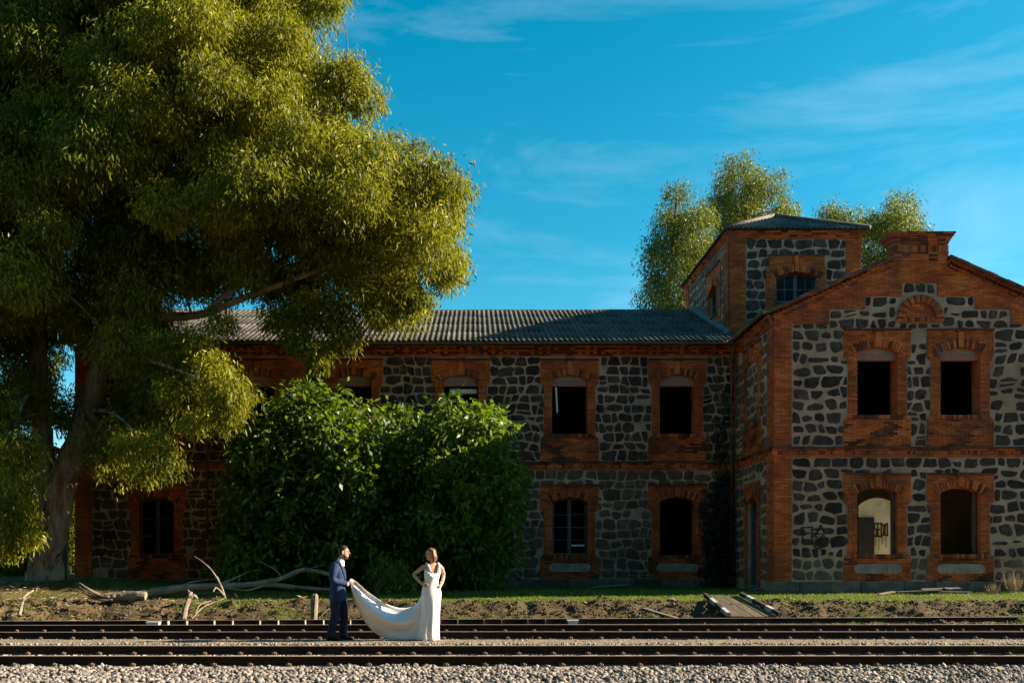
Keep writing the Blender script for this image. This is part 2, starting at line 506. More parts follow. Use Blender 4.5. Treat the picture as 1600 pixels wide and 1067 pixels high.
def ground_mat():
    m, t, b = nodes_of('ground_soil')
    a = N(t, 'ShaderNodeVertexColor', layer_name='gcol')
    tc = N(t, 'ShaderNodeTexCoord')
    nz = N(t, 'ShaderNodeTexNoise', Scale=14.0, Detail=8, Roughness=0.7)
    t.links.new(tc.outputs['Object'], nz.inputs['Vector'])
    mr = N(t, 'ShaderNodeMapRange'); mr.inputs['From Min'].default_value = 0.3; mr.inputs['From Max'].default_value = 0.7
    mr.inputs['To Min'].default_value = 0.55; mr.inputs['To Max'].default_value = 1.45
    t.links.new(nz.outputs[0], mr.inputs['Value'])
    s = N(t, 'ShaderNodeVectorMath', operation='SCALE')
    t.links.new(a.outputs[0], s.inputs[0]); t.links.new(mr.outputs[0], s.inputs['Scale'])
    t.links.new(s.outputs[0], b.inputs['Base Color'])
    b.inputs['Roughness'].default_value = 0.95; b.inputs['Specular IOR Level'].default_value = 0.15
    nb = N(t, 'ShaderNodeTexNoise', Scale=34.0, Detail=6, Roughness=0.75)
    t.links.new(tc.outputs['Object'], nb.inputs['Vector'])
    bp = N(t, 'ShaderNodeBump', Strength=0.9, Distance=0.05)
    t.links.new(nb.outputs[0], bp.inputs['Height']); t.links.new(bp.outputs[0], b.inputs['Normal'])
    return m
M_GROUND = ground_mat()
me = np_mesh('ground', V, 4, M_GROUND, faces=F, smooth=True)
ca = me.color_attributes.new('gcol', 'FLOAT_COLOR', 'POINT')
ca.data.foreach_set('color', np.array(C, dtype=np.float32).ravel())
go = np_obj('ground', me); tag(go, 'flat trackside ground rising in a low earth bank to the old building', 'ground', kind='structure')

# ------------------------------------------------------------------ rails
PROF = [(-0.065, 0), (0.065, 0), (0.065, 0.012), (0.012, 0.035), (0.009, 0.105), (0.034, 0.118), (0.034, 0.145), (0.028, 0.152),
        (-0.028, 0.152), (-0.034, 0.145), (-0.034, 0.118), (-0.009, 0.105), (-0.012, 0.035), (-0.065, 0.012)]
def rail(parent, xa, ya, xb, yb, ztop, name='rail'):
    mb = MB()
    d = Vector((xb - xa, yb - ya, 0)).normalized(); nrm = Vector((-d.y, d.x, 0))
    L = math.hypot(xb - xa, yb - ya); n = max(2, int(L / 6))
    rings = []
    for i in range(n + 1):
        c = Vector((xa, ya, ztop - 0.152)) + d * (L * i / n)
        c.z += 0.004 * math.sin(i * 2.3)
        rings.append([c - nrm * p + Vector((0, 0, q)) for p, q in PROF])
    mb.loft(rings)
    k = len(PROF)
    for fi in range(len(mb.f) - 2):
        if fi % k in (7,): mb.mi[fi] = 1
    return mb.build(name, [M_RAIL, M_RAILTOP], parent, fix=True)

def clip_mesh():
    mb = MB()
    mb.box((-0.05, -0.115, 0), (0.05, -0.055, 0.022))
    mb.tube([(0.012, -0.085, 0.02), (0.012, -0.085, 0.075)], 0.017, 6)
    mb.tube([(0.012, -0.085, 0.045), (0.012, -0.085, 0.062)], 0.027, 6)
    mb.tube([(-0.035, -0.1, 0.02), (-0.038, -0.085, 0.05), (-0.03, -0.05, 0.045)], 0.012, 5)
    mb.tube([(0.05, -0.1, 0.02), (0.052, -0.085, 0.05), (0.045, -0.05, 0.045)], 0.012, 5)
    mb.v = [(x * .85, y, z * .72) for x, y, z in mb.v]
    return mb.mesh('rail_clip', M_IRON, fix=True)
CLIP = clip_mesh()
def sleeper_mesh(half):
    mb = MB()
    z0, z1 = -0.2, 0.0
    ysec = [(-half, 0.012), (-half + 0.05, 0.0), (-0.55, 0.0), (-0.4, -0.035), (0.4, -0.035), (0.55, 0.0), (half - 0.05, 0.0), (half, 0.012)]
    rings = []
    for y, dz in ysec:
        dz = -abs(dz)
        rings.append([(-0.15, y, z0), (0.15, y, z0), (0.115, y, z1 + dz), (-0.115, y, z1 + dz)])
    mb.loft(rings)
    return mb.mesh('sleeper', M_CONC, fix=True)
SLP = sleeper_mesh(1.3)
D1, D2, ZR = 14.46, 16.20, 0.036
trk = thing('railway_track', 'rusty railway track on concrete sleepers beside the loose grey ballast', 'railway track', (0, 15.33, -0.12))
rail(trk, -16, D1, 16, D1, ZR); rail(trk, -16, D2, 16, D2, ZR)
SLX = []
x = -11.3
while x < 12.2:
    SLX.append(x)
    s = place('sleeper', SLP, (x, 15.33, ZR - 0.156), trk, rz=random.uniform(-.012, .012))
    for yy, fl in ((D1, 0), (D1, math.pi), (D2, 0), (D2, math.pi)):
        place('rail_clip', CLIP, (x + random.uniform(-.01, .01), yy, ZR - 0.154), s, rz=fl)
    x += 0.605 + random.uniform(-.02, .02)
D3, D4 = 19.3, 20.98
trk2 = thing('railway_track', 'rusty half buried railway track behind the standing couple', 'railway track', (0, 20.1, -0.12))
rail(trk2, -22, D3 - .15, 22, D3 + .12, 0.04); rail(trk2, -22, D4 - .3, 22, D4 + .12, 0.075)
x = -12.0
while x < 12.5:
    s = place('sleeper', SLP, (x, 20.14 + x * 0.006, -0.112), trk2, rz=random.uniform(-.02, .02))
    for yy, dz in ((D3 + x * .006 - .015, 0), (D4 + x * .0095 - .09, 0.033)):
        place('rail_clip', CLIP, (x, yy, -0.108 + dz), s)
    x += 0.64 + random.uniform(-.03, .03)
# siding rail at the foot of the bank, with its check rail and spacers
sid = thing('siding_rail', 'single rusty siding rail with pale spacers at the foot of the earth bank', 'rail', (0, 22.1, -0.05))
SX = lambda x: 22.12 + x * 0.064
rail(sid, -22, SX(-22), 22, SX(22), 0.125)
mb = MB()
xa, xb = PX(268, 21.8), PX(886, 22.2)
k = 0; x = xa
while x < xb:
    y = SX(x) - 0.075
    sp = MB(); sp.box((x - 0.011, y - 0.10, -0.03), (x + 0.011, y + 0.03, 0.112))
    sp.build('spacer', M_BRANCH, sid)
    x += 0.62 if k % 2 else 0.42
    k += 1
mb.box((xa, SX(xa) - .19, -0.05), (xb, SX(xa) - .16, -0.02))
mb = MB()
for px, wd in ((241, .28), (896, .24)):
    y = SX(PX(px, 22)) - 0.13
    X = PX(px, y)
    b_ = MB(); b_.hexa([(X - wd / 2, y - .07, -.04), (X + wd / 2 - .05, y - .07, -.04), (X + wd / 2 - .05, y + .07, -.04), (X - wd / 2 + .04, y + .07, -.04),
                        (X - wd / 2 - .03, y - .08, .10), (X + wd / 2, y - .08, .10), (X + wd / 2, y + .08, .10), (X - wd / 2 - .03, y + .08, .10)])
    b_.single('marker_block', M_WHITE, (X, y, -.04), 'white painted block closing the %s end of the siding spacers' % ('dead branch' if px < 500 else 'bride'), 'block', 'white blocks on the siding rail')
# ------------------------------------------------------------------ ballast and litter
rng = np.random.default_rng(5)
def ico():
    bm = bmesh.new(); bmesh.ops.create_icosphere(bm, subdivisions=1, radius=1.0)
    v = np.array([q.co[:] for q in bm.verts]); f = np.array([[q.index for q in p.verts] for p in bm.faces]); bm.free()
    return v, f
IV, IF = ico()
def rocks(P, size, seed, flat=0.75):
    r = np.random.default_rng(seed)
    n = len(P)
    base = IV[None] * (1 + 0.55 * (r.random((n, len(IV), 1)) - 0.5))
    s = size[:, None, None] * (0.65 + 0.7 * r.random((n, 1, 3)))
    s[:, :, 2] *= flat
    base = base * s
    a = r.random(n) * 2 * np.pi; c, sn = np.cos(a), np.sin(a)
    b = r.normal(0, .5, n); cb, sb = np.cos(b), np.sin(b)
    x, y, z = base[..., 0], base[..., 1], base[..., 2]
    y2 = y * cb[:, None] - z * sb[:, None]; z2 = y * sb[:, None] + z * cb[:, None]
    X = x * c[:, None] - y2 * sn[:, None]; Y = x * sn[:, None] + y2 * c[:, None]
    Vv = np.stack([X, Y, z2], -1) + P[:, None, :]
    Ff = (IF[None] + (np.arange(n) * len(IV))[:, None, None]).reshape(-1, 3)
    rn = np.repeat(r.random(n), len(IF))
    return Vv.reshape(-1, 3), Ff, rn
M_BALLAST = mat('ballast_stone', [(0.10, 0.083, 0.068), (0.20, 0.17, 0.145), (0.31, 0.265, 0.23)], 9, 0.9, 0.4, 60, use_rnd='face', rnd_amt=0.55)
pts = []
def scat(n, x0, x1, y0, y1, zf, smin, smax):
    P = np.stack([rng.uniform(x0, x1, n), rng.uniform(y0, y1, n), np.zeros(n)], 1)
    P[:, 2] = [zf(a, b) for a, b in P[:, :2]]
    return P, rng.uniform(smin, smax, n) ** 1.0
def bz(x, y):
    return -0.155 + 0.035 * noise.noise(Vector((x * 1.3, y * 1.3, 0))) + 0.05 * rng.random()
A = [scat(22000, -11.2, 12.2, 12.0, 14.36, bz, .022, .048),
     scat(5200, -11.2, 12.4, 14.55, 16.1, lambda x, y: bz(x, y) - .045, .022, .042),
     scat(3100, -12, 13, 16.34, 16.95, lambda x, y: gz(x, y) + .005, .016, .034),
     scat(2600, -11, 12, 16.9, 19.2, lambda x, y: gz(x, y), .008, .022),
     scat(2600, -13, 14.5, 19.4, 22.6, lambda x, y: gz(x, y), .012, .034)]
P = np.concatenate([a[0] for a in A]); S = np.concatenate([a[1] for a in A])
# keep the sleeper tops by the near rail mostly clear
slx = np.array(SLX)
near_s = np.abs(P[:, 0:1] - slx[None]).min(1) < .125
keep = ~(near_s & (P[:, 1] > 14.0) & (P[:, 1] < 16.4)) | (rng.random(len(P)) < .06)
P, S = P[keep], S[keep]
Vv, Ff, rn = rocks(P, S, 3)
bo = np_obj('ballast', np_mesh('ballast', Vv, 3, M_BALLAST, rn, faces=Ff))
tag(bo, 'loose grey crushed stone ballast along the near track', 'ballast', kind='stuff')
# soil clods on the bank
A = [scat(12500, -13.5, 16.5, 22.5, 24.6, lambda x, y: gz(x, y) - .004, .006, .040)]
Vv, Ff, rn = rocks(A[0][0], A[0][1], 4)
M_CLOD = mat('soil_clod', [(0.052, 0.036, 0.018), (0.125, 0.088, 0.046)], 9, 0.95, 0.3, use_rnd='face', rnd_amt=0.5)
tag(np_obj('soil_clods', np_mesh('soil_clods', Vv, 3, M_CLOD, rn, faces=Ff)), 'crumbly brown soil clods on the earth bank', 'soil', kind='stuff')

def blades(P, dirs, L, W, seed):
    r = np.random.default_rng(seed)
    n = len(P)
    d = dirs / np.linalg.norm(dirs, axis=1, keepdims=True)
    q = r.normal(size=(n, 3)); q -= d * (q * d).sum(1, keepdims=True); q /= np.linalg.norm(q, axis=1, keepdims=True)
    V0 = P; V1 = P + d * (L * .45)[:, None] + q * (W / 2)[:, None]; V2 = P + d * L[:, None]; V3 = P + d * (L * .45)[:, None] - q * (W / 2)[:, None]
    return np.stack([V0, V1, V2, V3], 1).reshape(-1, 3)
def grass(n, x0, x1, y0, y1, Lr, accept, name, label, matl, flat=0.0, W=.008, seed=1):
    r = np.random.default_rng(seed)
    x = r.uniform(x0, x1, n); y = r.uniform(y0, y1, n)
    keep = np.array([accept(a, b) > r.random() for a, b in zip(x, y)])
    x, y = x[keep], y[keep]
    z = np.array([gz(a, b) for a, b in zip(x, y)])
    m = len(x)
    d = np.stack([r.normal(0, .45 + flat * 2, m), r.normal(0, .45 + flat * 2, m), np.full(m, 1.0 - flat * .9)], 1)
    L = r.uniform(*Lr, m)
    Vv = blades(np.stack([x, y, z + (0.01 if flat else -.004)], 1), d, L, np.full(m, W) * r.uniform(.6, 1.4, m), seed + 1)
    o = np_obj(name, np_mesh(name, Vv, 4, matl, r.random(m)))
    return tag(o, label, name.split('_')[-1], kind='stuff')
def acc_top(x, y):
    a = sm(24.1, 24.5, y) * (0.35 + 0.65 * sm(-0.35, 0.25, noise.noise(Vector((x * 1.1, y * 1.1, 4)))))
    return a * (1 - 0.7 * sm(-4.5, -9, x))
grass(72000, -13.5, 16.5, 23.7, 27.0, (.025, .075), acc_top, 'short_grass', 'short sunlit green grass on top of the earth bank', M_GRASS, W=.012, seed=11)
grass(26000, -13, 8.6, 26.8, 31, (.04, .11), lambda x, y: .8 * (1 - .6 * sm(-5, -9, x)), 'shaded_grass', 'short shaded grass growing at the foot of the building', M_GRASS, W=.014, seed=13)
def acc_slope(x, y):
    return 0.9 * sm(0.0, 0.34, noise.fractal(Vector((x * 0.55, y * 0.9, 2)), 1, 2, 4))
grass(34000, -13.5, 16, 22.5, 24.4, (.02, .06), acc_slope, 'mossy_grass', 'patchy mossy grass on the face of the bank', M_GRASS, W=.012, seed=17)
def acc_straw(x, y):
    return sm(-3.6, -7.5, x) * sm(-0.25, 0.3, noise.noise(Vector((x * .9, y * 1.6, 8)))) * .85 + .03
grass(15000, -14, 16, 22.3, 27.0, (.06, .30), acc_straw, 'dry_straw', 'pale dry straw and bark strips littering the bank below the eucalyptus', M_STRAW, flat=.9, W=.014, seed=19)
grass(2600, -13, 14, 18.9, 22.9, (.03, .11), lambda x, y: .6 * sm(-.2, .4, noise.noise(Vector((x * 1.7, y * 3, 1)))), 'dry_weeds', 'small dry weeds growing between the rusty rails', M_STRAW, W=.012, seed=23)
# ------------------------------------------------------------------ wall toolkit
class Frame:
    def __init__(s, O, U, Nn):
        s.O, s.U, s.N = Vector(O), Vector(U), Vector(Nn)
    def p(s, u, v, n=0.0): return s.O + s.U * u + Vector((0, 0, v)) + s.N * n

def fbox(mb, fr, u0, u1, v0, v1, n0, n1, mi=0, rnd=None, skip=()):
    P = fr.p
    # bottom loop / top loop along the normal
    mb.hexa([P(u0, v0, n0), P(u1, v0, n0), P(u1, v1, n0), P(u0, v1, n0), P(u0, v0, n1), P(u1, v0, n1), P(u1, v1, n1), P(u0, v1, n1)], mi, rnd, skip)

def rect(u0, u1, v0, v1): return (v0, v1, u0, u1, u0, u1)
def ival(s, v):
    v0, v1, l0, r0, l1, r1 = s
    if not v0 <= v <= v1: return None
    t = (v - v0) / max(1e-6, v1 - v0)
    return (l0 + (l1 - l0) * t, r0 + (r1 - r0) * t)
def union(iv):
    iv = sorted(iv); o = []
    for a, b in iv:
        if b - a < 1e-4: continue
        if o and a <= o[-1][1] + 1e-4: o[-1] = (o[-1][0], max(b, o[-1][1]))
        else: o.append((a, b))
    return o
def minus(iv, holes):
    for h0, h1 in holes:
        n = []
        for a, b in iv:
            if h1 <= a or h0 >= b: n.append((a, b)); continue
            if h0 > a: n.append((a, h0))
            if h1 < b: n.append((h1, b))
        iv = n
    return [q for q in iv if q[1] - q[0] > 0.02]

COURSE, BL = 0.0625, 0.26
def bricks(mb, fr, shapes, holes, n0=0.006, n1=0.036, dark=None, rs=random.Random(3)):
    """running-bond bricks over the union of the shapes minus the holes; material 0 brick, 1 joint mortar"""
    v0 = min(s[0] for s in shapes); v1 = max(s[1] for s in shapes)
    k = int(math.floor(v0 / COURSE))
    while k * COURSE < v1:
        a, b = k * COURSE, (k + 1) * COURSE
        vm = (a + b) / 2
        iv = union([q for q in (ival(s, vm) for s in shapes) if q])
        iv = minus(iv, [q for q in ((h(vm) if callable(h) else ival(h, vm)) for h in holes) if q])
        for l, r_ in iv:
            mb.face([fr.p(l, a, n0), fr.p(r_, a, n0), fr.p(r_, b, n0), fr.p(l, b, n0)], 1)
            u = math.floor(l / BL) * BL - (BL / 2 if k % 2 else 0)
            while u < r_:
                x0, x1 = max(l, u + .005), min(r_, u + BL - .005)
                if x1 - x0 > 0.03:
                    rnd = rs.random()
                    dk = dark(0.5 * (x0 + x1), vm) if dark else 0
                    mi = 2 if dk > rs.uniform(.3, .75) else 0
                    fbox(mb, fr, x0, x1, a + .007, b - .006, n0, n1 + rs.uniform(-.005, .005), mi, rnd, skip=(0,))
                u += BL
        k += 1

def core(mb, fr, u0, u1, v0, v1, holes, depth=0.45, mi=0, mi_in=1, mi_rev=0):
    """wall slab with rectangular holes: outer face, inner face, reveals"""
    us = sorted({u0, u1, *[h[0] for h in holes], *[h[1] for h in holes]})
    vs_ = sorted({v0, v1, *[h[2] for h in holes], *[h[3] for h in holes]})
    us = [u for u in us if u0 <= u <= u1]; vs_ = [v for v in vs_ if v0 <= v <= v1]
    P = fr.p
    for i in range(len(us) - 1):
        for j in range(len(vs_) - 1):
            uc, vc = (us[i] + us[i + 1]) / 2, (vs_[j] + vs_[j + 1]) / 2
            if any(h[0] < uc < h[1] and h[2] < vc < h[3] for h in holes): continue
            a, b, c, d = us[i], us[i + 1], vs_[j], vs_[j + 1]
            mb.face([P(a, c, 0), P(b, c, 0), P(b, d, 0), P(a, d, 0)], mi)
            mb.face([P(a, d, -depth), P(b, d, -depth), P(b, c, -depth), P(a, c, -depth)], mi_in)
    for h in holes:
        a, b, c, d = h
        for q in (((a, c), (a, d)), ((b, d), (b, c)), ((a, d), (b, d)), ((b, c), (a, c))):
            (ua, va), (ub, vb) = q
            mb.face([P(ua, va, 0), P(ub, vb, 0), P(ub, vb, -depth), P(ua, va, -depth)], mi_rev)

def clip_half(poly, n, c):
    """keep points with n.p <= c"""
    o = []
    for i in range(len(poly)):
        p, q = poly[i], poly[(i + 1) % len(poly)]
        dp, dq = n[0] * p[0] + n[1] * p[1] - c, n[0] * q[0] + n[1] * q[1] - c
        if dp <= 0: o.append(p)
        if dp * dq < 0:
            t = dp / (dp - dq)
            o.append((p[0] + (q[0] - p[0]) * t, p[1] + (q[1] - p[1]) * t))
    return o
def area(p): return 0.5 * sum(p[i][0] * p[(i + 1) % len(p)][1] - p[(i + 1) % len(p)][0] * p[i][1] for i in range(len(p)))

def stone_cells(region, obstacles, seed, sx=0.42, sy=0.34, gap=(0.02, 0.042), allow=None):
    """roughly coursed rubble: wavy rows cut into uneven stones, kept clear of the obstacle rectangles (u0,u1,v0,v1)"""
    rs = random.Random(seed)
    u0, u1, v0, v1 = region
    rows = max(1, round((v1 - v0) / sy)); h = (v1 - v0) / rows
    def B(i, u):
        if i <= 0: return v0
        if i >= rows: return v1
        return v0 + i * h + .34 * h * noise.noise(Vector((u * 1.5, i * 3.7, seed))) + .22 * h * noise.noise(Vector((u * 4.1, i * 9.1, seed)))
    polys = []
    for i in range(rows):
        u = u0; sl = 0.0
        while u < u1 - .02:
            w_ = sx * rs.choice((.6, .8, .95, 1.0, 1.15, 1.4)) * rs.uniform(.85, 1.15)
            e = u + w_
            if u1 - e < .16: e = u1
            s2 = 0.0 if e >= u1 else rs.uniform(-.07, .07)
            ua0, ua1, ub0, ub1 = u - sl, u + sl, e - s2, e + s2
            um = (u + e) / 2
            P_ = [(ua0, B(i, ua0)), (um, B(i, um)), (ub0, B(i, ub0)), (ub1, B(i + 1, ub1)), (um, B(i + 1, um)), (ua1, B(i + 1, ua1))]
            if rs.random() < .10 and w_ > .34 and h > .3:
                t = rs.uniform(.35, .65); q0 = (ua0 + (ua1 - ua0) * t, B(i, u) + (B(i + 1, u) - B(i, u)) * t); t2 = t + rs.uniform(-.12, .12); q1 = (ub0 + (ub1 - ub0) * t2, B(i, e) + (B(i + 1, e) - B(i, e)) * t2)
                polys.append([P_[0], P_[1], P_[2], q1, q0]); polys.append([q0, q1, P_[3], P_[4], P_[5]])
            else: polys.append(P_)
            u, sl = e, s2
    out_ = []
    for poly in polys:
        if rs.random() < .02: continue
        for a, b, c, d in obstacles:
            if not poly: break
            if min(q[0] for q in poly) > b or max(q[0] for q in poly) < a or min(q[1] for q in poly) > d or max(q[1] for q in poly) < c: continue
            opts = [clip_half(poly, (1, 0), a), clip_half(poly, (-1, 0), -b), clip_half(poly, (0, 1), c), clip_half(poly, (0, -1), -d)]
            opts = [o for o in opts if len(o) >= 3]
            poly = max(opts, key=lambda o: abs(area(o))) if opts else None
        if not poly or abs(area(poly)) < .012: continue
        ccw = area(poly) > 0
        g = rs.uniform(*gap); ins = poly
        for k in range(len(poly)):
            a, b = poly[k], poly[(k + 1) % len(poly)]
            ex, ey = b[0] - a[0], b[1] - a[1]; l = math.hypot(ex, ey)
            if l < 1e-5: continue
            nn = (ey / l, -ex / l) if ccw else (-ey / l, ex / l)
            ins = clip_half(ins, nn, nn[0] * a[0] + nn[1] * a[1] - g * rs.uniform(.6, 1.4))
            if len(ins) < 3: break
        if len(ins) < 3 or abs(area(ins)) < .008: continue
        cx = sum(q[0] for q in ins) / len(ins); cy = sum(q[1] for q in ins) / len(ins)
        rx = max(abs(q[0] - cx) for q in ins); ry = max(abs(q[1] - cy) for q in ins)
        if ry < .045 or rx < .04: continue
        for k in range(rs.choice((1, 2, 2, 3))):           # knocked-off corners
            t = rs.choice((.25, .75, 1.25, 1.75)) * math.pi + rs.uniform(-.3, .3)
            nn = (math.cos(t), math.sin(t)); m_ = max(nn[0] * (q[0] - cx) + nn[1] * (q[1] - cy) for q in ins)
            r2 = clip_half(ins, nn, nn[0] * cx + nn[1] * cy + m_ * rs.uniform(.80, .97))
            if len(r2) >= 3: ins = r2
        per = [math.hypot(ins[(k + 1) % len(ins)][0] - ins[k][0], ins[(k + 1) % len(ins)][1] - ins[k][1]) for k in range(len(ins))]
        T = sum(per); res = []; n = 13; ph = rs.random() * T / n
        if T < .05: continue
        for k in range(n):
            s_ = (ph + k * T / n) % T; e = 0
            while s_ > per[e] and e < len(per) - 1: s_ -= per[e]; e += 1
            a, b = ins[e], ins[(e + 1) % len(ins)]; t = s_ / max(per[e], 1e-6)
            res.append((a[0] + (b[0] - a[0]) * t, a[1] + (b[1] - a[1]) * t))
        cx = sum(q[0] for q in res) / n; cy = sum(q[1] for q in res) / n
        res = [(cx + (q[0] - cx) * (k_ := rs.uniform(.86, 1.08)), cy + (q[1] - cy) * k_) for q in res]
        out_.append((abs(area(res)), (cx, cy), res, ccw))
    return out_

def stone_geo(mb, fr, cell, rs, mi=0, proud=(0.012, 0.034)):
    A, c, res, ccw = cell
    if not ccw: res = res[::-1]
    h = rs.uniform(*proud)
    r0 = [fr.p(u, v, -0.004) for u, v in res]
    r1 = [fr.p(c[0] + (u - c[0]) * .93, c[1] + (v - c[1]) * .93, h * .75) for u, v in res]
    r2 = [fr.p(c[0] + (u - c[0]) * .55, c[1] + (v - c[1]) * .55, h * rs.uniform(.85, 1.25)) for u, v in res]
    b = len(mb.v); n = len(res)
    mb.v.extend([tuple(q) for q in r0 + r1 + r2])
    for k in range(n):
        k2 = (k + 1) % n
        for o in (0, n):
            mb.f.append((b + o + k, b + o + k2, b + o + n + k2, b + o + n + k)); mb.mi.append(mi); mb.r.append(.5)
    mb.f.append(tuple(b + 2 * n + k for k in range(n))); mb.mi.append(mi); mb.r.append(.5)

def lay_stones(groups, part_limit):
    """groups: list of (parent wall part, frame, cells, material, visible test); the largest become single objects"""
    rs = random.Random(77)
    allc = []
    for g in groups:
        for c in g[2]: allc.append((c[0] if g[4](*c[1]) else c[0] * 0.01, g, c))
    allc.sort(key=lambda t: -t[0])
    rest = {}
    for i, (a, g, c) in enumerate(allc):
        if i < part_limit:
            mb = MB(); stone_geo(mb, g[1], c, rs)
            mb.build('stone', g[3], g[0])
        else:
            key = id(g)
            if key not in rest: rest[key] = (MB(), g)
            stone_geo(rest[key][0], g[1], c, rs)
    for mb, g in rest.values():
        mb.build('rubble_stones', g[3], g[0], kind='stuff')

def arc_pts(uc, hw, spring, rise, n=13):
    """segmental arch from left to right springing"""
    r = (hw * hw + rise * rise) / (2 * rise)
    a = math.asin(min(1, hw / r))
    return [(uc + r * math.sin(-a + 2 * a * i / (n - 1)), spring + rise - r + r * math.cos(-a + 2 * a * i / (n - 1))) for i in range(n)], r, a, spring + rise - r

def arch_hole(uc, hw, v0, spring, rise):
    r = (hw * hw + rise * rise) / (2 * rise); cv = spring + rise - r
    def f(v):
        if v < v0 or v > spring + rise: return None
        if v <= spring: return (uc - hw, uc + hw)
        q = r * r - (v - cv) ** 2
        return (uc - math.sqrt(q), uc + math.sqrt(q)) if q > 0 else None
    return f

def voussoirs(mb, fr, uc, hw, spring, rise, n0=0.02, n1=0.06, length=0.26, w=0.07, step=0.088):
    _, r, a, cv = arc_pts(uc, hw, spring, rise)
    a2 = a * 1.12
    n = int(2 * a2 * (r + length / 2) / step)
    for i in range(n + 1):
        t = -a2 + 2 * a2 * i / n
        d = (math.sin(t), math.cos(t)); e = (d[1], -d[0])
        ln = length * (1.0 if i % 2 else 0.82)
        pr = n1 + (0.0 if i % 2 else 0.012)
        def q(along, side, nn): return fr.p(uc + d[0] * along + e[0] * side, cv + d[1] * along + e[1] * side, nn)
        r0 = r + 0.004
        mb.hexa([q(r0, -w / 2, n0), q(r0, w / 2, n0), q(r0 + ln, w / 2 * 1.1, n0), q(r0 + ln, -w / 2 * 1.1, n0),
                 q(r0, -w / 2, pr), q(r0, w / 2, pr), q(r0 + ln, w / 2 * 1.1, pr), q(r0 + ln, -w / 2 * 1.1, pr)][::1], 0 if random.random() < .7 else 2)

# vertical levels shared by all the window bays (metres)
UP = dict(top=8.158, ear=7.38, apron=5.647, base=4.78, sill=5.69, spring=7.50, rise=0.125)
LOW = dict(top=4.003, ear=3.23, apron=1.713, base=0.90, sill=1.685, spring=3.45, rise=0.145)
HW, EAR, JAMB = 0.578, 0.96, 0.845

class Wall:
    """collects everything of one facade"""
    def __init__(s, fr):
        s.fr = fr; s.shapes = []; s.holes = []; s.rects = []; s.obst = []; s.mb = MB(); s.dark = []
    def bay(s, uc, L, blind=False):
        e, j = EAR, JAMB
        s.shapes += [rect(uc - e, uc + e, L['ear'], L['top']),
                     (L['ear'] - .14, L['ear'], uc - j, uc + j, uc - e, uc + e),
                     rect(uc - j, uc + j, L['apron'], L['ear'] - .14),
                     (L['apron'] - .12, L['apron'], uc - e, uc + e, uc - j, uc + j),
                     rect(uc - e, uc + e, L['base'], L['apron'] - .12)]
        s.obst += [(uc - e, uc + e, L['ear'] - .1, L['top']), (uc - j, uc + j, L['apron'], L['ear']), (uc - e, uc + e, L['base'], L['apron'])]
        s.dark.append((uc - e, uc + e, L['base'], L['apron'] + .1))
        if not blind:
            s.holes.append(arch_hole(uc, HW, L['sill'], L['spring'], L['rise']))
            s.rects.append((uc - HW, uc + HW, L['sill'], L['spring'] + L['rise']))
        else:
            s.holes.append(arch_hole(uc, HW, L['sill'], L['spring'], L['rise']))
        voussoirs(s.mb, s.fr, uc, HW, L['spring'], L['rise'])
        # keystone, moulding on top, sill of header bricks
        kb = L['spring'] + L['rise'] + .03
        fbox(s.mb, s.fr, uc - .075, uc + .075, kb, L['top'] - .05, .03, .085, 0, .6)
        fbox(s.mb, s.fr, uc - .14, uc + .14, L['top'] - .075, L['top'] + .03, .03, .10, 2, .2)
        for sg in (-1, 1):
            fbox(s.mb, s.fr, uc + sg * (e * .5 + .075) - e * .5 + .07, uc + sg * (e * .5 + .075) + e * .5 - .07, L['top'] - .03, L['top'] + .022, .03, .075, 2, .3)
        u = uc - HW - .12
        while u < uc + HW + .10:
            fbox(s.mb, s.fr, u, u + .072, L['sill'] - .115, L['sill'] + .002, -.05, .075 + random.uniform(-.006, .006), 2 if random.random() < .75 else 0)
            u += .08
    def spandrel(s, uc, L, mb, n0=-0.30, n1=-0.004, mi=0):
        """fills the hole corners above the arch"""
        pts, r, a, cv = arc_pts(uc, HW, L['spring'], L['rise'], 11)
        top = L['spring'] + L['rise'] + .001
        for i in range(10):
            (ua, va), (ub, vb) = pts[i], pts[i + 1]
            P = s.fr.p
            mb.hexa([P(ua, va, n0), P(ub, vb, n0), P(ub, top, n0), P(ua, top, n0), P(ua, va, n1), P(ub, vb, n1), P(ub, top, n1), P(ua, top, n1)], mi, .4)
    def dk(s, u, v):
        for a, b, c, d in s.dark:
            if a < u < b and c < v < d:
                return .15 + .6 * sm(-.15, .4, noise.noise(Vector((u * 1.6, v * 2.2, 3))))
        return .01 + .10 * sm(.25, .5, noise.noise(Vector((u * .8, v * .8, 13))))
    def lay(s, parent):
        bricks(s.mb, s.fr, s.shapes, s.holes, dark=s.dk)
        return s.mb.build('brickwork', [M_BRICK, M_BMORT, M_BRICKD], parent, kind='stuff')

def band(mb, fr, u0, u1, v0=4.50, v1=4.78, pr=0.07):
    """string course: soldier bricks between two stretcher courses under a weathered cap"""
    u = u0
    while u < u1:
        b = min(u + .258, u1)
        fbox(mb, fr, u + .004, b, v0, v0 + .055, .008, pr - .02 + random.uniform(-.004, .004), 0)
        fbox(mb, fr, u + .004, b, v1 - .115, v1 - .062, .008, pr + .015 + random.uniform(-.004, .004), 2 if random.random() < .6 else 0)
        u += .258
    u = u0
    while u < u1 - .02:
        fbox(mb, fr, u + .003, min(u + .068, u1), v0 + .06, v1 - .12, .008, pr + random.uniform(-.008, .006), 0 if random.random() < .75 else 2)
        u += .072
    u = u0
    while u < u1:
        b = min(u + .4, u1)
        fbox(mb, fr, u + .002, b, v1 - .058, v1 - .004 + random.uniform(-.006, .003), .008, pr + .045 + random.uniform(-.006, .006), 2, .1)
        u += .4

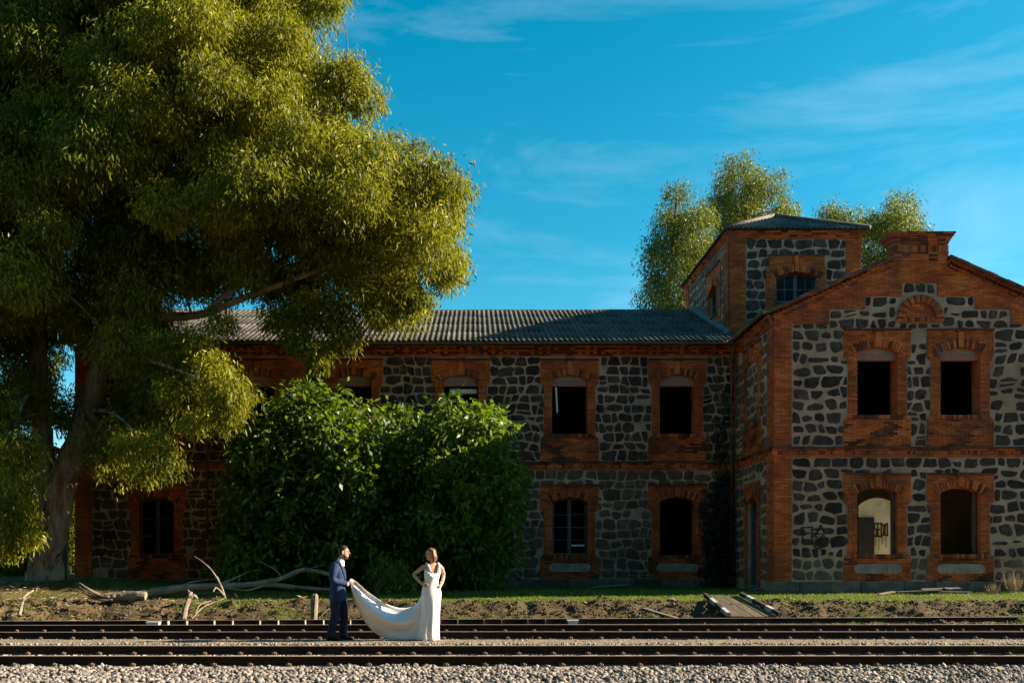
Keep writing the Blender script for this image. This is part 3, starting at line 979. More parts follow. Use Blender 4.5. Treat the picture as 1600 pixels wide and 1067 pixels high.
def cornice(mb, fr, u0, u1, v0, v1):
    """brick eaves cornice with a dentil course"""
    h = v1 - v0
    lv = [(v0, v0 + .055, .05, .258, 0), (v0 + .06, v0 + .125, .085, .13, 1), (v0 + .13, v0 + .185, .10, .258, 0), (v0 + .19, v0 + .255, .14, .13, 1), (v0 + .26, v1, .17, .258, 0)]
    for a, b, pr, st, dent in lv:
        u = u0; k = 0
        fbox(mb, fr, u0, u1, a, b, .008, pr - .045, 1, .4)
        while u < u1:
            c = min(u + st, u1)
            if not (dent and k % 2): fbox(mb, fr, u + .004, c - .004, a + .003, b - .003, .01, pr + random.uniform(-.004, .004), 0 if random.random() < .7 else 2)
            u += st; k += 1

def plinth(parent, fr, u0, u1, v0, v1, pr=.07):
    u = u0
    while u < u1 - .05:
        c = min(u + random.uniform(.7, 1.25), u1)
        if u1 - c < .3: c = u1
        mb = MB(); fbox(mb, fr, u + .006, c - .006, v0, v1 - random.uniform(0, .012), -.02, pr + random.uniform(-.012, .012))
        o = mb.build('plinth_stone', M_PLINTH, parent)
        bv = o.modifiers.new('b', 'BEVEL'); bv.width = .015; bv.segments = 1
        u = c

def polyline_ribbon(mb, fr, pts, w, n):
    for (a, b), (c, d) in zip(pts, pts[1:]):
        l = math.hypot(c - a, d - b)
        if l < 1e-5: continue
        ex, ey = (c - a) / l, (d - b) / l
        a -= ex * w * .3; b -= ey * w * .3; c += ex * w * .3; d += ey * w * .3
        nx_, ny_ = -ey * w / 2, ex * w / 2
        mb.face([fr.p(a - nx_, b - ny_, n), fr.p(c - nx_, d - ny_, n), fr.p(c + nx_, d + ny_, n), fr.p(a + nx_, b + ny_, n)])

def casement(parent, fr, uc, hw, v0, spring, rise, n, matl, rows=4, midrail=True, glazed=True, cols=1, fw=.07, name='window'):
    """two-leaf wooden window following the arched head; > pane, glazing_bar"""
    mb = MB()
    pts, r, a, cv = arc_pts(uc, hw - .005, spring, rise - .01, 11)
    def top(u): return cv + math.sqrt(max(0, r * r - (u - uc) ** 2))
    fbox(mb, fr, uc - hw + .003, uc - hw + fw, v0 + .003, spring, n - .05, n + .03)
    fbox(mb, fr, uc + hw - fw, uc + hw - .003, v0 + .003, spring, n - .05, n + .03)
    fbox(mb, fr, uc - hw + fw, uc + hw - fw, v0 + .004, v0 + fw, n - .05, n + .03)
    for i in range(10):
        (ua, va), (ub, vb) = pts[i], pts[i + 1]
        P = fr.p
        mb.hexa([P(ua, va - fw, n - .05), P(ub, vb - fw, n - .05), P(ub, vb, n - .05), P(ua, va, n - .05), P(ua, va - fw, n + .03), P(ub, vb - fw, n + .03), P(ub, vb, n + .03), P(ua, va, n + .03)])
    fbox(mb, fr, uc - .06, uc + .06, v0 + fw, spring + rise - fw - .01, n - .045, n + .04)
    o = mb.build(name, matl, parent)
    for sg in (-1, 1):
        ua, ub = (uc - hw + fw, uc - .06) if sg < 0 else (uc + .06, uc + hw - fw)
        for k in range(1, rows):
            v = v0 + fw + (spring - v0 - fw) * k / rows
            if v > spring - .05: break
            g = MB(); fbox(g, fr, ua, ub, v - .016, v + .016, n - .02, n + .02); g.build('glazing_bar', matl, o)
        for c in range(1, cols):
            u = ua + (ub - ua) * c / cols
            g = MB(); fbox(g, fr, u - .014, u + .014, v0 + fw, spring + .02, n - .018, n + .018); g.build('glazing_bar', matl, o)
        if glazed:
            g = MB(); fbox(g, fr, ua, ub, v0 + fw, spring + .02, n - .006, n + .002); g.build('pane', M_GLASS, o)
    return o

def sheet_mesh(wd, ln, n, amp=0.026, seg=6, name='roof_sheet'):
    """corrugated sheet in local x (width), y (down the slope, 0 at the top), z up; slightly thick lower lip"""
    Vv = []; k = n * seg + 1
    for yy, dz in ((0, 0), (ln, 0), (ln, -0.012), (ln - .05, -.012)):
        for i in range(k):
            Vv.append((wd * i / (k - 1), yy, dz + amp * math.cos(2 * math.pi * n * i / (k - 1))))
    F_ = [(j * k + i, (j + 1) * k + i, (j + 1) * k + i + 1, j * k + i + 1) for j in range(3) for i in range(k - 1)]
    m = bpy.data.meshes.new(name); m.from_pydata(Vv, [], F_); m.materials.append(M_ROOF)
    m.polygons.foreach_set('use_smooth', [True] * len(F_)); m.update()
    return m

def lay_sheets(parent, o, U, S, width, slope_len, nw, rows, per=6, name='roof_sheet', skip=None):
    """o: top corner, U: along the ridge, S: unit vector down the slope"""
    U, S = Vector(U).normalized(), Vector(S).normalized()
    Nn = U.cross(S)
    if Nn.z < 0: Nn = -Nn
    wd = width / nw; ln = slope_len / rows
    me = sheet_mesh(wd + .02, ln + .14, per)
    for j in range(rows):
        for i in range(nw):
            if skip and skip(i, j): continue
            p = Vector(o) + U * (wd * i) + S * (ln * j - (.07 if j else 0)) + Nn * (0.012 * (rows - 1 - j) + random.uniform(0, .012))
            y = S; x = U; z = Nn
            M3 = Matrix((x, y, z)).transposed()
            if M3.determinant() < 0: M3 = Matrix((-x, y, z)).transposed(); p = p + U * wd
            ob = bpy.data.objects.new(name, me)
            q = M3.to_4x4()
            rotn = Matrix.Rotation(random.uniform(-.006, .006), 4, 'Z')
            ob.matrix_local = Matrix.Translation(p - org_of(parent)) @ q @ rotn
            link(ob, parent); ORG[ob.name] = p
# ------------------------------------------------------------------ long two-storey range
random.seed(21)
DM, DF = 31.0, 27.0
XL, XW = -13.2, 8.66                     # left end of the range, left wall of the gabled wing
ZE = 8.62                                # eaves
st = thing('station_building', 'long two storey rubble stone and brick station building with corrugated roof', 'building', (-2.3, DM, 0.55))
frM = Frame((0, DM, 0), (1, 0, 0), (0, -1, 0))
W = Wall(frM)
cols = [PX(p, DM) for p in (245, 402, 553, 720, 890, 1058)]
for uc in cols:
    W.bay(uc, UP); W.bay(uc, LOW)
for a, b in ((XL, XL + .55), (PX(447, DM), PX(478, DM))):
    W.shapes.append(rect(a, b, .9, 8.27)); W.obst.append((a, b, .9, 8.27))
W.obst.append((XL, XW, 4.50, 4.78))
band(W.mb, frM, XL, XW); cornice(W.mb, frM, XL, XW, 8.27, 8.58)
wm = MB()
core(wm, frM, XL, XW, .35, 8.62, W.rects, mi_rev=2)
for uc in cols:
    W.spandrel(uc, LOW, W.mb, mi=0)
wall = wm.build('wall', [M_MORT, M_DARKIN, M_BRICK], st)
W.lay(st)
g1 = stone_cells((XL + .55, XW - .02, 4.80, 8.26), W.obst, 5, sx=.39, sy=.315, gap=(.010, .022))
g0 = stone_cells((XL + .55, XW - .02, .91, 4.49), W.obst, 6, sx=.42, sy=.33, gap=(.008, .018))
vis = lambda u, v: u > PX(600, DM) and (u > PX(805, DM) or v > 6.4)
lay_stones([(wall, frM, g1, M_STONE, vis), (wall, frM, g0, M_STONEG, vis)], 290)
pl = MB(); fbox(pl, frM, XL, XW - .08, .2, .88, -.03, .03)
plo = pl.build('plinth', M_PLINTH, st)
plinth(plo, frM, XL - .05, XW - .1, .25, .90)
# granite slabs under the ground-floor windows
def slab(parent, fr, uc, hw=.70, v0=1.12, v1=1.40):
    k = random.choice((2, 3)); cuts = sorted([-hw, hw] + [random.uniform(-.45, .45) for _ in range(k - 1)])
    for a, b in zip(cuts, cuts[1:]):
        mb = MB(); pts = []
        r = .12
        l_r = a == cuts[0]; r_r = b == cuts[-1]
        P = [(a + (r if l_r else .006), v0), (b - (r if r_r else .006), v0)]
        if r_r: P += [(b - .03, v0 + .05), (b, (v0 + v1) / 2), (b - .03, v1 - .05)]
        P += [(b - (r if r_r else .006), v1), (a + (r if l_r else .006), v1)]
        if l_r: P += [(a + .03, v1 - .05), (a, (v0 + v1) / 2), (a + .03, v0 + .05)]
        r0 = [fr.p(uc + u, v, .02) for u, v in P]; r1 = [fr.p(uc + u, v, .05) for u, v in P]; r2 = [fr.p(uc + u * .985, (v - 1.26) * .93 + 1.26, .062) for u, v in P]
        mb.loft([r0, r1, r2])
        mb.build('sill_panel_stone', M_SLAB, parent, fix=True)
for uc in cols[1:]: slab(st, frM, uc)
def upper_head(parent, fr, uc):
    """grey plaster lunette and pink shutter box in the head of an upper window"""
    mb = MB(); pts, r, a, cv = arc_pts(uc, HW - .003, UP['spring'], UP['rise'] - .003, 11)
    for i in range(10):
        (ua, va), (ub, vb) = pts[i], pts[i + 1]; P = fr.p
        z0 = UP['spring'] - .02
        mb.hexa([P(ua, z0, -.22), P(ub, z0, -.22), P(ub, vb, -.22), P(ua, va, -.22), P(ua, z0, -.09), P(ub, z0, -.09), P(ub, vb, -.09), P(ua, va, -.09)], 0)
    mb.build('window_head', M_TYMP, parent)
    mb = MB(); u = uc - HW + .004
    while u < uc + HW - .01:
        e = min(u + .052, uc + HW - .004)
        fbox(mb, fr, u + .002, e - .002, 7.285, 7.478, -.24, -.066 + random.uniform(-.002, .002)); u = e
    mb.build('shutter_box', M_SHUT, parent)
    sp = MB()
    pts, r, a, cv = arc_pts(uc, HW, UP['spring'], UP['rise'], 11)
    for i in range(10):
        (ua, va), (ub, vb) = pts[i], pts[i + 1]; P = fr.p; tp = UP['spring'] + UP['rise'] + .002
        sp.hexa([P(ua, va, -.3), P(ub, vb, -.3), P(ub, tp, -.3), P(ua, tp, -.3), P(ua, va, -.004), P(ub, vb, -.004), P(ub, tp, -.004), P(ua, tp, -.004)], 0, .4)
    sp.build('arch_fill', M_BRICK, parent)
    return None
for uc in cols: upper_head(st, frM, uc)
casement(st, frM, cols[4], HW, LOW['sill'], LOW['spring'], LOW['rise'], -.16, M_FRAME)
casement(st, frM, cols[0], HW, LOW['sill'], LOW['spring'], LOW['rise'], -.16, M_FRAME, rows=3)
mb = MB(); fbox(mb, frM, cols[4] + .07, cols[4] + .50, 1.98, 2.03, -.17, -.10); mb.build('broken_glazing_bar', M_WHITE, st, label='pale loose bar lying in the ground floor window')
mb = MB(); mb.obox(frM.p(cols[4] - .42, 6.83, -.10), (.03, 0, 0), (0, .008, 0), (-.02, 0, .42)); mb.build('hanging_slat', M_WHITE, st, label='white slat hanging loose in the open window', )
mb = MB(); mb.obox(frM.p(cols[3] + .08, 7.12, -.14), (.45, 0, 0), (0, .02, 0), (0, 0, .075)); mb.build('roller_shutter', M_WHITE, st, label='white end of a roller shutter below the box')
# roof
SL = 0.416
yE, yR = 30.55, 36.9
ZR_ = ZE + .06 + (yR - yE) * SL
ln = math.hypot(yR - yE, ZR_ - ZE - .06)
sv = Vector((0, -(yR - yE), -(ZR_ - ZE - .06))).normalized()
roof = MB()
for (ya, za, yb, zb) in ((yE + .12, ZE - .02, yR, ZR_ - .07), (yR, ZR_ - .07, 43.3, ZE - .02)):
    roof.face([(XL - .2, ya, za), (XW - .01, ya, za), (XW - .01, yb, zb), (XL - .2, yb, zb)])
ro = roof.build('roof', M_DARKIN, st)
nw = 21
lay_sheets(ro, (XL - .3, yR, ZR_ + .01), (1, 0, 0), sv, XW - XL + .29, ln, nw, 4)
sv2 = Vector((0, 6.4, -6.4 * SL)).normalized()
lay_sheets(ro, (XL - .3, yR, ZR_ + .01), (1, 0, 0), sv2, XW - XL + .29, ln, nw, 4)
for i in range(11):                        # ridge caps
    x0 = XL - .3 + i * 2.0; x1 = min(x0 + 2.06, XW - .02)
    mb = MB(); z = ZR_ + .05 + .006 * (i % 2)
    mb.loft([[(x, yR - .22, z - .09), (x, yR - .08, z - .01), (x, yR, z + .02), (x, yR + .08, z - .01), (x, yR + .22, z - .09)] for x in (x0, x1)], close=False)
    mb.build('ridge_cap', M_ROOF, ro, fix=True)
mb = MB(); mb.box((1.1, 35.3, 10.62), (1.55, 35.9, 10.75)); 
# gutter and downpipes
def gutter(parent, a, b, r=.075, matl=M_GUTTER):
    a, b = Vector(a), Vector(b); d = (b - a).normalized(); s_ = Vector((0, 0, 1)).cross(d).normalized()
    mb = MB(); n = 9
    rings = []
    for i in range(8):
        c = a + (b - a) * i / 7 + Vector((0, 0, random.uniform(-.012, .006)))
        o_ = [c + s_ * math.cos(math.pi + math.pi * k / (n - 1)) * r + Vector((0, 0, math.sin(math.pi + math.pi * k / (n - 1)) * r)) for k in range(n)]
        i_ = [c + s_ * math.cos(math.pi * 2 - math.pi * k / (n - 1)) * r * .85 + Vector((0, 0, math.sin(math.pi * 2 - math.pi * k / (n - 1)) * r * .85)) for k in range(n)]
        rings.append(o_ + i_)
    mb.loft(rings)
    return mb.build('gutter', matl, parent, smooth=False, fix=True)
gutter(st, (XL - .25, yE - .02, ZE + .0), (XW - .1, yE - .02, ZE + .0))
def pipe(parent, pts, r=.045):
    mb = MB(); mb.tube(pts, r, 8)
    p = mb.build('downpipe', M_GUTTER, parent, smooth=True)
    a, b = Vector(pts[-2]), Vector(pts[-1])
    for t in (.12, .4, .7, .95):
        c = a + (b - a) * t
        m2 = MB(); m2.tube([c - Vector((0, 0, .02)), c + Vector((0, 0, .02))], r * 1.35, 8); m2.build('pipe_bracket', M_GUTTER, p)
pipe(st, [(XW - .16, yE + .0, ZE - .07), (XW - .16, yE + .02, ZE - .18), (XW - .16, DM - .17, ZE - .5), (XW - .16, DM - .17, .62)])
pipe(st, [(PX(326, DM), yE + .0, ZE - .07), (PX(326, DM), yE + .02, ZE - .18), (PX(326, DM), DM - .17, ZE - .5), (PX(326, DM), DM - .17, 2.2)])
# inside and far walls
mb = MB()
mb.box((XL, 42.6, .3), (XW, 43.0, ZE))
mb.build('rear_wall', M_MORT, st)
mb = MB()
mb.face([(XL, DM, .35), (XL, 43, .35), (XL, 43, ZE), (XL, yR, ZR_ - .1), (XL, DM, ZE)])
mb.face([(XL + .4, DM + .45, .35), (XL + .4, 42.6, .35), (XL + .4, 42.6, ZE), (XL + .4, yR, ZR_ - .1), (XL + .4, DM + .45, ZE)])
mb.build('end_wall', M_MORT, st)
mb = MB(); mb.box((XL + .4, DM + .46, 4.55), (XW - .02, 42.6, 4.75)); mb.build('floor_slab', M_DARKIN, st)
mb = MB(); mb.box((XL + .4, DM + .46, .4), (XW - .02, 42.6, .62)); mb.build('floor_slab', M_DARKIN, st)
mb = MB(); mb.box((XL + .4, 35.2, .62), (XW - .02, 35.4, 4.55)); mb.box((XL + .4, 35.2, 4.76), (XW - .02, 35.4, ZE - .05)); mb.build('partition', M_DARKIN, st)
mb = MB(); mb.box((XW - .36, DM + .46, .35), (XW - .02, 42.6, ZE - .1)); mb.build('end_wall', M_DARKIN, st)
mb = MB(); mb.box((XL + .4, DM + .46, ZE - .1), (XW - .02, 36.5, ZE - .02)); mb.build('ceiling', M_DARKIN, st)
# graffiti beside the left ground-floor window
mb = MB(); u0 = PX(150, DM); v0 = PZ(850, DM)
for s_ in ([(0, 0), (0, .42)], [(-.05, .42), (.28, .40)], [(0, .2), (.2, .22)], [(.3, 0), (.32, .38), (.46, .36), (.44, .2), (.33, .18)], [(.5, .05), (.6, .46), (.68, .05)],
           [(-.1, -.35), (.05, -.2), (.2, -.4), (.35, -.18), (.5, -.38), (.62, -.2)]):
    polyline_ribbon(mb, frM, [(u0 + a, v0 + b) for a, b in s_], .045, .048)
mb.build('graffiti', M_PAINTK, st, label='black sprayed lettering on the dark left end wall')

# ------------------------------------------------------------------ gabled wing
XR = 12.87 * 2 - XW
RX = 12.87
wg = thing('gabled_wing', 'gabled rubble stone wing with brick gable and four arched windows', 'building', (RX, DF, 0.55))
frF = Frame((0, DF, 0), (1, 0, 0), (0, -1, 0))
W = Wall(frF)
fc = [PX(1370.6, DF), PX(1500, DF)]
for uc in fc: W.bay(uc, UP); W.bay(uc, LOW)
for a, b in ((XW, XW + .51), (XR - .51, XR)):
    W.shapes.append(rect(a, b, .9, 8.36)); W.obst.append((a, b, .9, 8.36))
GS = 0.44
def gtop(x): return 8.77 + (min(x, 2 * RX - x) - XW) * GS
zt = gtop(RX) - .16
W.shapes.append((8.34, 8.36 + .001, XW, XR, XW, XR))
W.shapes.append((8.36, 8.61, XW, XR, XW, XR))
W.shapes.append((8.61, zt, XW, XR, RX - .02, RX + .02))
W.shapes.append(rect(RX - .80, RX + .80, 9.9, 10.60))
steps = [(8.34, 8.74, 2.62), (8.74, 9.13, 1.59), (9.13, 9.50, .51)]
for a, b, h in steps: W.holes.append(rect(RX - h, RX + h, a, b))
hs = [3.70] + [s[2] for s in steps]
for (a, b, h) in steps:
    W.obst.append((XW, RX - h, a, b)); W.obst.append((RX + h, XR, a, b))
W.obst.append((XW, XR, 9.50, 11)); W.obst.append((XW, XR, 4.50, 4.78))
W.obst.append((RX - .67, RX + .67, 8.36, 9.10))
band(W.mb, frF, XW - .05, XR + .05)
for uc in fc: W.spandrel(uc, LOW, W.mb)
# sloping brick frieze under the coping
for sg in (-1, 1):
    n = 52
    for i in range(n):
        t0 = i / n
        x = XW + .04 + (RX - .85 - XW) * (t0 + .5 / n)
        z = gtop(x) - .20
        c = frF.p(RX + sg * (x - RX), z, .045)
        if sg > 0: c = frF.p(2 * RX - x, z, .045)
        d = Vector((math.cos(math.atan(GS)), 0, (1 if sg < 0 else -1) * math.sin(math.atan(GS))))
        up = Vector((-d.z, 0, d.x))
        W.mb.obox(c, d * .026, Vector((0, .035, 0)), up * .075, 0 if random.random() < .7 else 2)
    for off, pr, hh in ((-.085, .10, .022), (-.315, .05, .024)):
        m = 14
        for i in range(m):
            xa = XW + (RX - .84 - XW) * i / m; xb = XW + (RX - .84 - XW) * (i + 1) / m
            xm = (xa + xb) / 2; z = gtop(xm) + off
            X = xm if sg < 0 else 2 * RX - xm
            d = Vector((math.cos(math.atan(GS)), 0, (1 if sg < 0 else -1) * math.sin(math.atan(GS))))
            up = Vector((-d.z, 0, d.x))
            W.mb.obox(frF.p(X, z, pr / 2), d * ((xb - xa) / 2 / math.cos(math.atan(GS)) - .003), Vector((0, pr / 2, 0)), up * hh, 0 if random.random() < .6 else 2)
# pedestal on the gable: corbelled block
zc = 10.13
cb = [(10.13, .80, .05), (10.20, .80, .05), (10.26, .80, .055), (10.32, .82, .06), (10.38, .80, .05), (10.57, .80, .05), (10.63, .82, .07), (10.69, .85, .10), (10.75, .88, .13), (10.81, .92, .17), (10.87, .95, .20), (10.93, .95, .20)]
for (z0, h, pr), (z1, _, _) in zip(cb, cb[1:]):
    if z1 - z0 > .1:
        u = RX - h
        while u < RX + h - .02:                       # soldier panel
            fbox(W.mb, frF, u + .003, u + .07, z0, z1 - .004, -.3, pr + (.0 if abs(u - RX) < .5 else .03) + random.uniform(-.006, .006), 0 if random.random() < .8 else 2); u += .0727
    else:
        u = RX - h
        while u < RX + h - .02:
            e = min(u + .26, RX + h); fbox(W.mb, frF, u + .003, e - .003, z0 + .003, z1 - .003, -.35 - pr, pr + random.uniform(-.004, .004), 0 if random.random() < .5 else 2); u = e
# blind lunette
lc = 8.46
fbox(W.mb, frF, RX - .46, RX + .46, 8.39, 8.46, .01, .05, 0, .4)
bricks(W.mb, frF, [rect(RX - .46, RX + .46, 8.45, 8.95)], [lambda v: None], .02, .045)
W.mb2 = None
for i in range(31):
    t = math.pi * (i / 30)
    d = Vector((math.cos(t), 0, math.sin(t)))
    e = Vector((-d.z, 0, d.x))
    c = frF.p(RX, lc + .02, .05) + d * .555
    W.mb.obox(c, d * .105, Vector((0, .045 if i % 2 else .038, 0)), e * .026, 0 if i % 3 else 2)
for sg in (-1, 1):
    fbox(W.mb, frF, RX + sg * .56 - .11, RX + sg * .56 + .11, 8.38, 8.47, .01, .08, 0, .5)
u = RX - .46
while u < RX + .45:
    fbox(W.mb, frF, u + .003, u + .068, 8.38, 8.50, .04, .075, 0 if random.random() < .8 else 2); u += .0715
# wall body
wm = MB()
core(wm, frF, XW, XR, .35, 8.36, W.rects, mi_rev=2)
P = frF.p
gp = [(XW, 8.36), (XR, 8.36), (XR, 8.60), (RX + .75, gtop(RX + .75) - .14), (RX + .75, 10.2), (RX - .75, 10.2), (RX - .75, gtop(RX - .75) - .14), (XW, 8.60)]
wm.face([P(u, v, 0) for u, v in gp]); wm.face([P(u, v, -.45) for u, v in reversed(gp)], 1)
wall = wm.build('wall', [M_MORT, M_DARKIN, M_BRICK], wg)
W.lay(wg)
visF = lambda u, v: u < PX(1605, DF)
g1 = stone_cells((XW + .52, XR - .52, 4.80, 9.50), W.obst, 15, sx=.41, sy=.335, gap=(.020, .040))
g0 = stone_cells((XW + .52, XR - .52, .91, 4.49), W.obst, 16, sx=.42, sy=.335, gap=(.018, .038))
lo_ = [c for c in g0 if c[1][1] < 1.62]; hi_ = [c for c in g0 if c[1][1] >= 1.62]
# side wall of the wing, facing the tracks' left
frS = Frame((XW, 0, 0), (0, -1, 0), (-1, 0, 0))
WS = Wall(frS)
us = -29.05
WS.bay(us, UP, blind=True)
for sh in (rect(-DF - .55, -DF, .9, 8.27), rect(-DM, -DM + .12, .9, 8.27)):
    WS.shapes.append(sh); WS.obst.append((sh[2], sh[3], sh[0], sh[1]))
WS.shapes += [rect(us - .82, us + .82, .62, 3.95)]; WS.obst += [(us - .82, us + .82, .62, 4.0), (-DM, -DF, 4.5, 4.78)]
WS.holes.append(arch_hole(us, .5, .62, 3.3, .14)); WS.rects.append((us - .5, us + .5, .62, 3.44))
voussoirs(WS.mb, frS, us, .5, 3.3, .14)
band(WS.mb, frS, -DM + .02, -DF + .05); cornice(WS.mb, frS, -DM + .02, -DF + .02, 8.27, 8.58)
sm_ = MB(); core(sm_, frS, -DM, -DF, .35, 8.62, WS.rects)
pts, r_, a_, cv_ = arc_pts(us, .5, 3.3, .14, 11)
for i in range(10):
    (ua, va), (ub, vb) = pts[i], pts[i + 1]; Q = frS.p
    WS.mb.hexa([Q(ua, va, -.3), Q(ub, vb, -.3), Q(ub, 3.441, -.3), Q(ua, 3.441, -.3), Q(ua, va, -.004), Q(ub, vb, -.004), Q(ub, 3.441, -.004), Q(ua, 3.441, -.004)], 0, .4)
swall = sm_.build('side_wall', [M_MORT, M_DARKIN], wg)
WS.lay(wg)
gs1 = stone_cells((-DM + .13, -DF - .56, 4.80, 8.26), WS.obst, 25); gs0 = stone_cells((-DM + .13, -DF - .56, .9, 4.49), WS.obst, 26)
niche = stone_cells((us - HW, us + HW, UP['sill'], UP['spring'] + .05), [], 27, sx=.36, sy=.3)
lay_stones([(wall, frF, g1, M_STONE, visF), (wall, frF, hi_, M_STONE, visF), (wall, frF, lo_, M_PLINTH, visF),
            (swall, frS, gs1 + gs0 + niche, M_STONEG, lambda u, v: False)], 298)
mb = MB(); fbox(mb, frF, XW - .05, XR + .05, .2, .88, -.03, .03)
plo = mb.build('plinth', M_PLINTH, wg)
plinth(plo, frF, XW - .07, XR + .07, .25, .90)
for uc in fc: slab(wg, frF, uc); upper_head(wg, frF, uc)
# coping tiles up both slopes
for sg in (-1, 1):
    n = 13
    for i in range(n):
        xa = XW - .12 + (RX - .80 - XW + .12) * i / n; xb = XW - .12 + (RX - .80 - XW + .12) * (i + 1) / n
        xm = (xa + xb) / 2; X = xm if sg < 0 else 2 * RX - xm
        d = Vector((math.cos(math.atan(GS)), 0, (1 if sg < 0 else -1) * math.sin(math.atan(GS)))); up = Vector((-d.z, 0, d.x))
        mb = MB(); mb.obox(Vector((X, DF + .12, gtop(xm) - .035 + random.uniform(-.008, .008))), d * ((xb - xa) / 2 / math.cos(math.atan(GS)) + .01), Vector((0, .32, 0)), up * (.04 + random.uniform(0, .006)))
        o = mb.build('coping_tile', M_COPE, wg); bv = o.modifiers.new('b', 'BEVEL'); bv.width = .018; bv.segments = 2
# rusted frames left in the ground-floor windows
mb = MB(); fbox(mb, frF, fc[0] + HW - .10, fc[0] + HW - .03, LOW['sill'] + .01, LOW['spring'], -.2, -.12); mb.build('window_frame', M_BLUEF, wg, label='grey blue upright left in the window')
mb = MB(); fbox(mb, frF, fc[1] + HW - .11, fc[1] + HW - .05, LOW['sill'] + .01, LOW['spring'], -.2, -.12); mb.build('window_frame', M_BLUEF, wg, label='grey blue upright left in the window')
mb = MB(); fbox(mb, frS, us - .49, us - .40, .63, 3.3, -.2, -.1); fbox(mb, frS, us + .40, us + .49, .63, 3.3, -.2, -.1); fbox(mb, frS, us - .39, us + .39, 2.7, 2.78, -.2, -.1)
do = mb.build('door_frame', M_BLUEF, wg)
mb = MB(); fbox(mb, frS, us - .39, us + .39, .63, 2.69, -.18, -.13); mb.build('door_leaf', M_DARKIN, do)
mb = MB(); mb.obox(frF.p(PX(1463, DF), PZ(552, DF), .08), (.05, 0, 0), (0, .05, 0), (0, 0, .07)); mb.build('electric_box', M_GUTTER, wg)
# wing roof, gutter and back parts
rz0 = 8.72
rs_ = MB()
for sg in (-1, 1):
    xe = RX + sg * (RX - XW + .22)
    ze = rz0; zr = gtop(RX) - .18
    yb = 31.65  # roof stops short so daylight reaches the back room
    rs_.face([(xe, DF + .46, ze - .05), (RX, DF + .46, zr - .05), (RX, yb, zr - .05), (xe, yb, ze - .05)])
wro = rs_.build('roof', M_DARKIN, wg)
for sg in (-1, 1):
    xe = RX + sg * (RX - XW + .22); zr = gtop(RX) - .18
    S_ = Vector((xe - RX, 0, rz0 - zr)); 
    lay_sheets(wro, (RX, DF + .42, zr), (0, 1, 0), S_, 4.2, S_.length, 4, 2)
gutter(wg, (XW - .27, DF + .05, rz0 - .02), (XW - .27, DM - .6, rz0 - .06))
mb = MB()
mb.box((XR - .45, DF + .5, .35), (XR, 33.2, 4.6)); mb.box((XR - .45, 36.0, .35), (XR, 40, 4.6)); mb.box((XR - .45, 33.2, .35), (XR, 36.0, 1.0)); mb.box((XR - .45, DF + .5, 4.6), (XR, 31.6, 8.6))
mb.build('end_wall', M_PLASTER, wg)  # cut low with an opening at the back, to let light in
mb = MB(); mb.box((XW + .46, DF + .46, 4.55), (XR - .46, 31.5, 4.75)); mb.build('floor_slab', M_DARKIN, wg)
mb = MB(); mb.box((XW + .46, DF + .46, .42), (XR - .46, 40, .62)); mb.build('floor_slab', M_PLASTER, wg)
# cross wall with an arched doorway into a room left roofless to admit daylight
frI = Frame((0, 31.5, 0), (1, 0, 0), (0, -1, 0))
cw = MB(); dx = 13.60
core(cw, frI, XW + .46, XR - .46, .62, 4.6, [(dx - .64, dx + .64, .62, 3.62)], depth=.3, mi_in=0)
pts, r_, a_, cv_ = arc_pts(dx, .64, 3.35, .26, 11)
for i in range(10):
    (ua, va), (ub, vb) = pts[i], pts[i + 1]; Q = frI.p
    cw.hexa([Q(ua, va, -.29), Q(ub, vb, -.29), Q(ub, 3.625, -.29), Q(ua, 3.625, -.29), Q(ua, va, -.01), Q(ub, vb, -.01), Q(ub, 3.625, -.01), Q(ua, 3.625, -.01)], 0)
cw.build('partition', M_PLASTER, wg)
mb = MB(); mb.box((XW + .46, 31.3, 4.76), (XR - .46, 31.5, 8.4)); mb.build('partition', M_DARKIN, wg)  # dark wall colour stands in for shade behind the upper windows
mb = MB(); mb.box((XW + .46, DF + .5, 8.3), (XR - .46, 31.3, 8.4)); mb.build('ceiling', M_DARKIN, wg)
frB = Frame((0, 35.6, 0), (1, 0, 0), (0, -1, 0))
mb = MB(); fbox(mb, frB, 9.5, 16.6, .62, 5.2, -.25, 0); mb.build('back_room_wall', M_PLASTER, wg)
mb = MB(); fbox(mb, frB, 14.2, 15.22, .62, 3.15, .02, .07); mb.build('inner_door', M_TAR, wg)
mb = MB(); u0, v0 = PX(1363, 35.5), PZ(838, 35.5)
for k, s_ in enumerate(([(.22, .5), (.02, .5), (.0, .3), (.2, .26), (.2, .02), (0, .04)], [(.52, .5), (.3, .5), (.3, .02), (.52, .02)], [(.3, .27), (.48, .27)], [(.62, 0), (.62, .5), (.84, .4), (.84, .1), (.62, 0)], [(.95, .05), (.95, .45), (1.15, .5), (1.18, .05), (.95, .05)],
           [(.1, 0), (.1, -.35)], [(.4, 0), (.4, -.5)], [(.7, 0), (.7, -.3)], [(1.05, 0), (1.05, -.42)])):
    polyline_ribbon(mb, frB, [(u0 + .12 + a * .42, v0 + b) for a, b in s_], .06 if k < 5 else .018, .012)
mb.build('graffiti', M_PAINTR, wg, label='dark red sprayed lettering dripping on the inner cream wall')
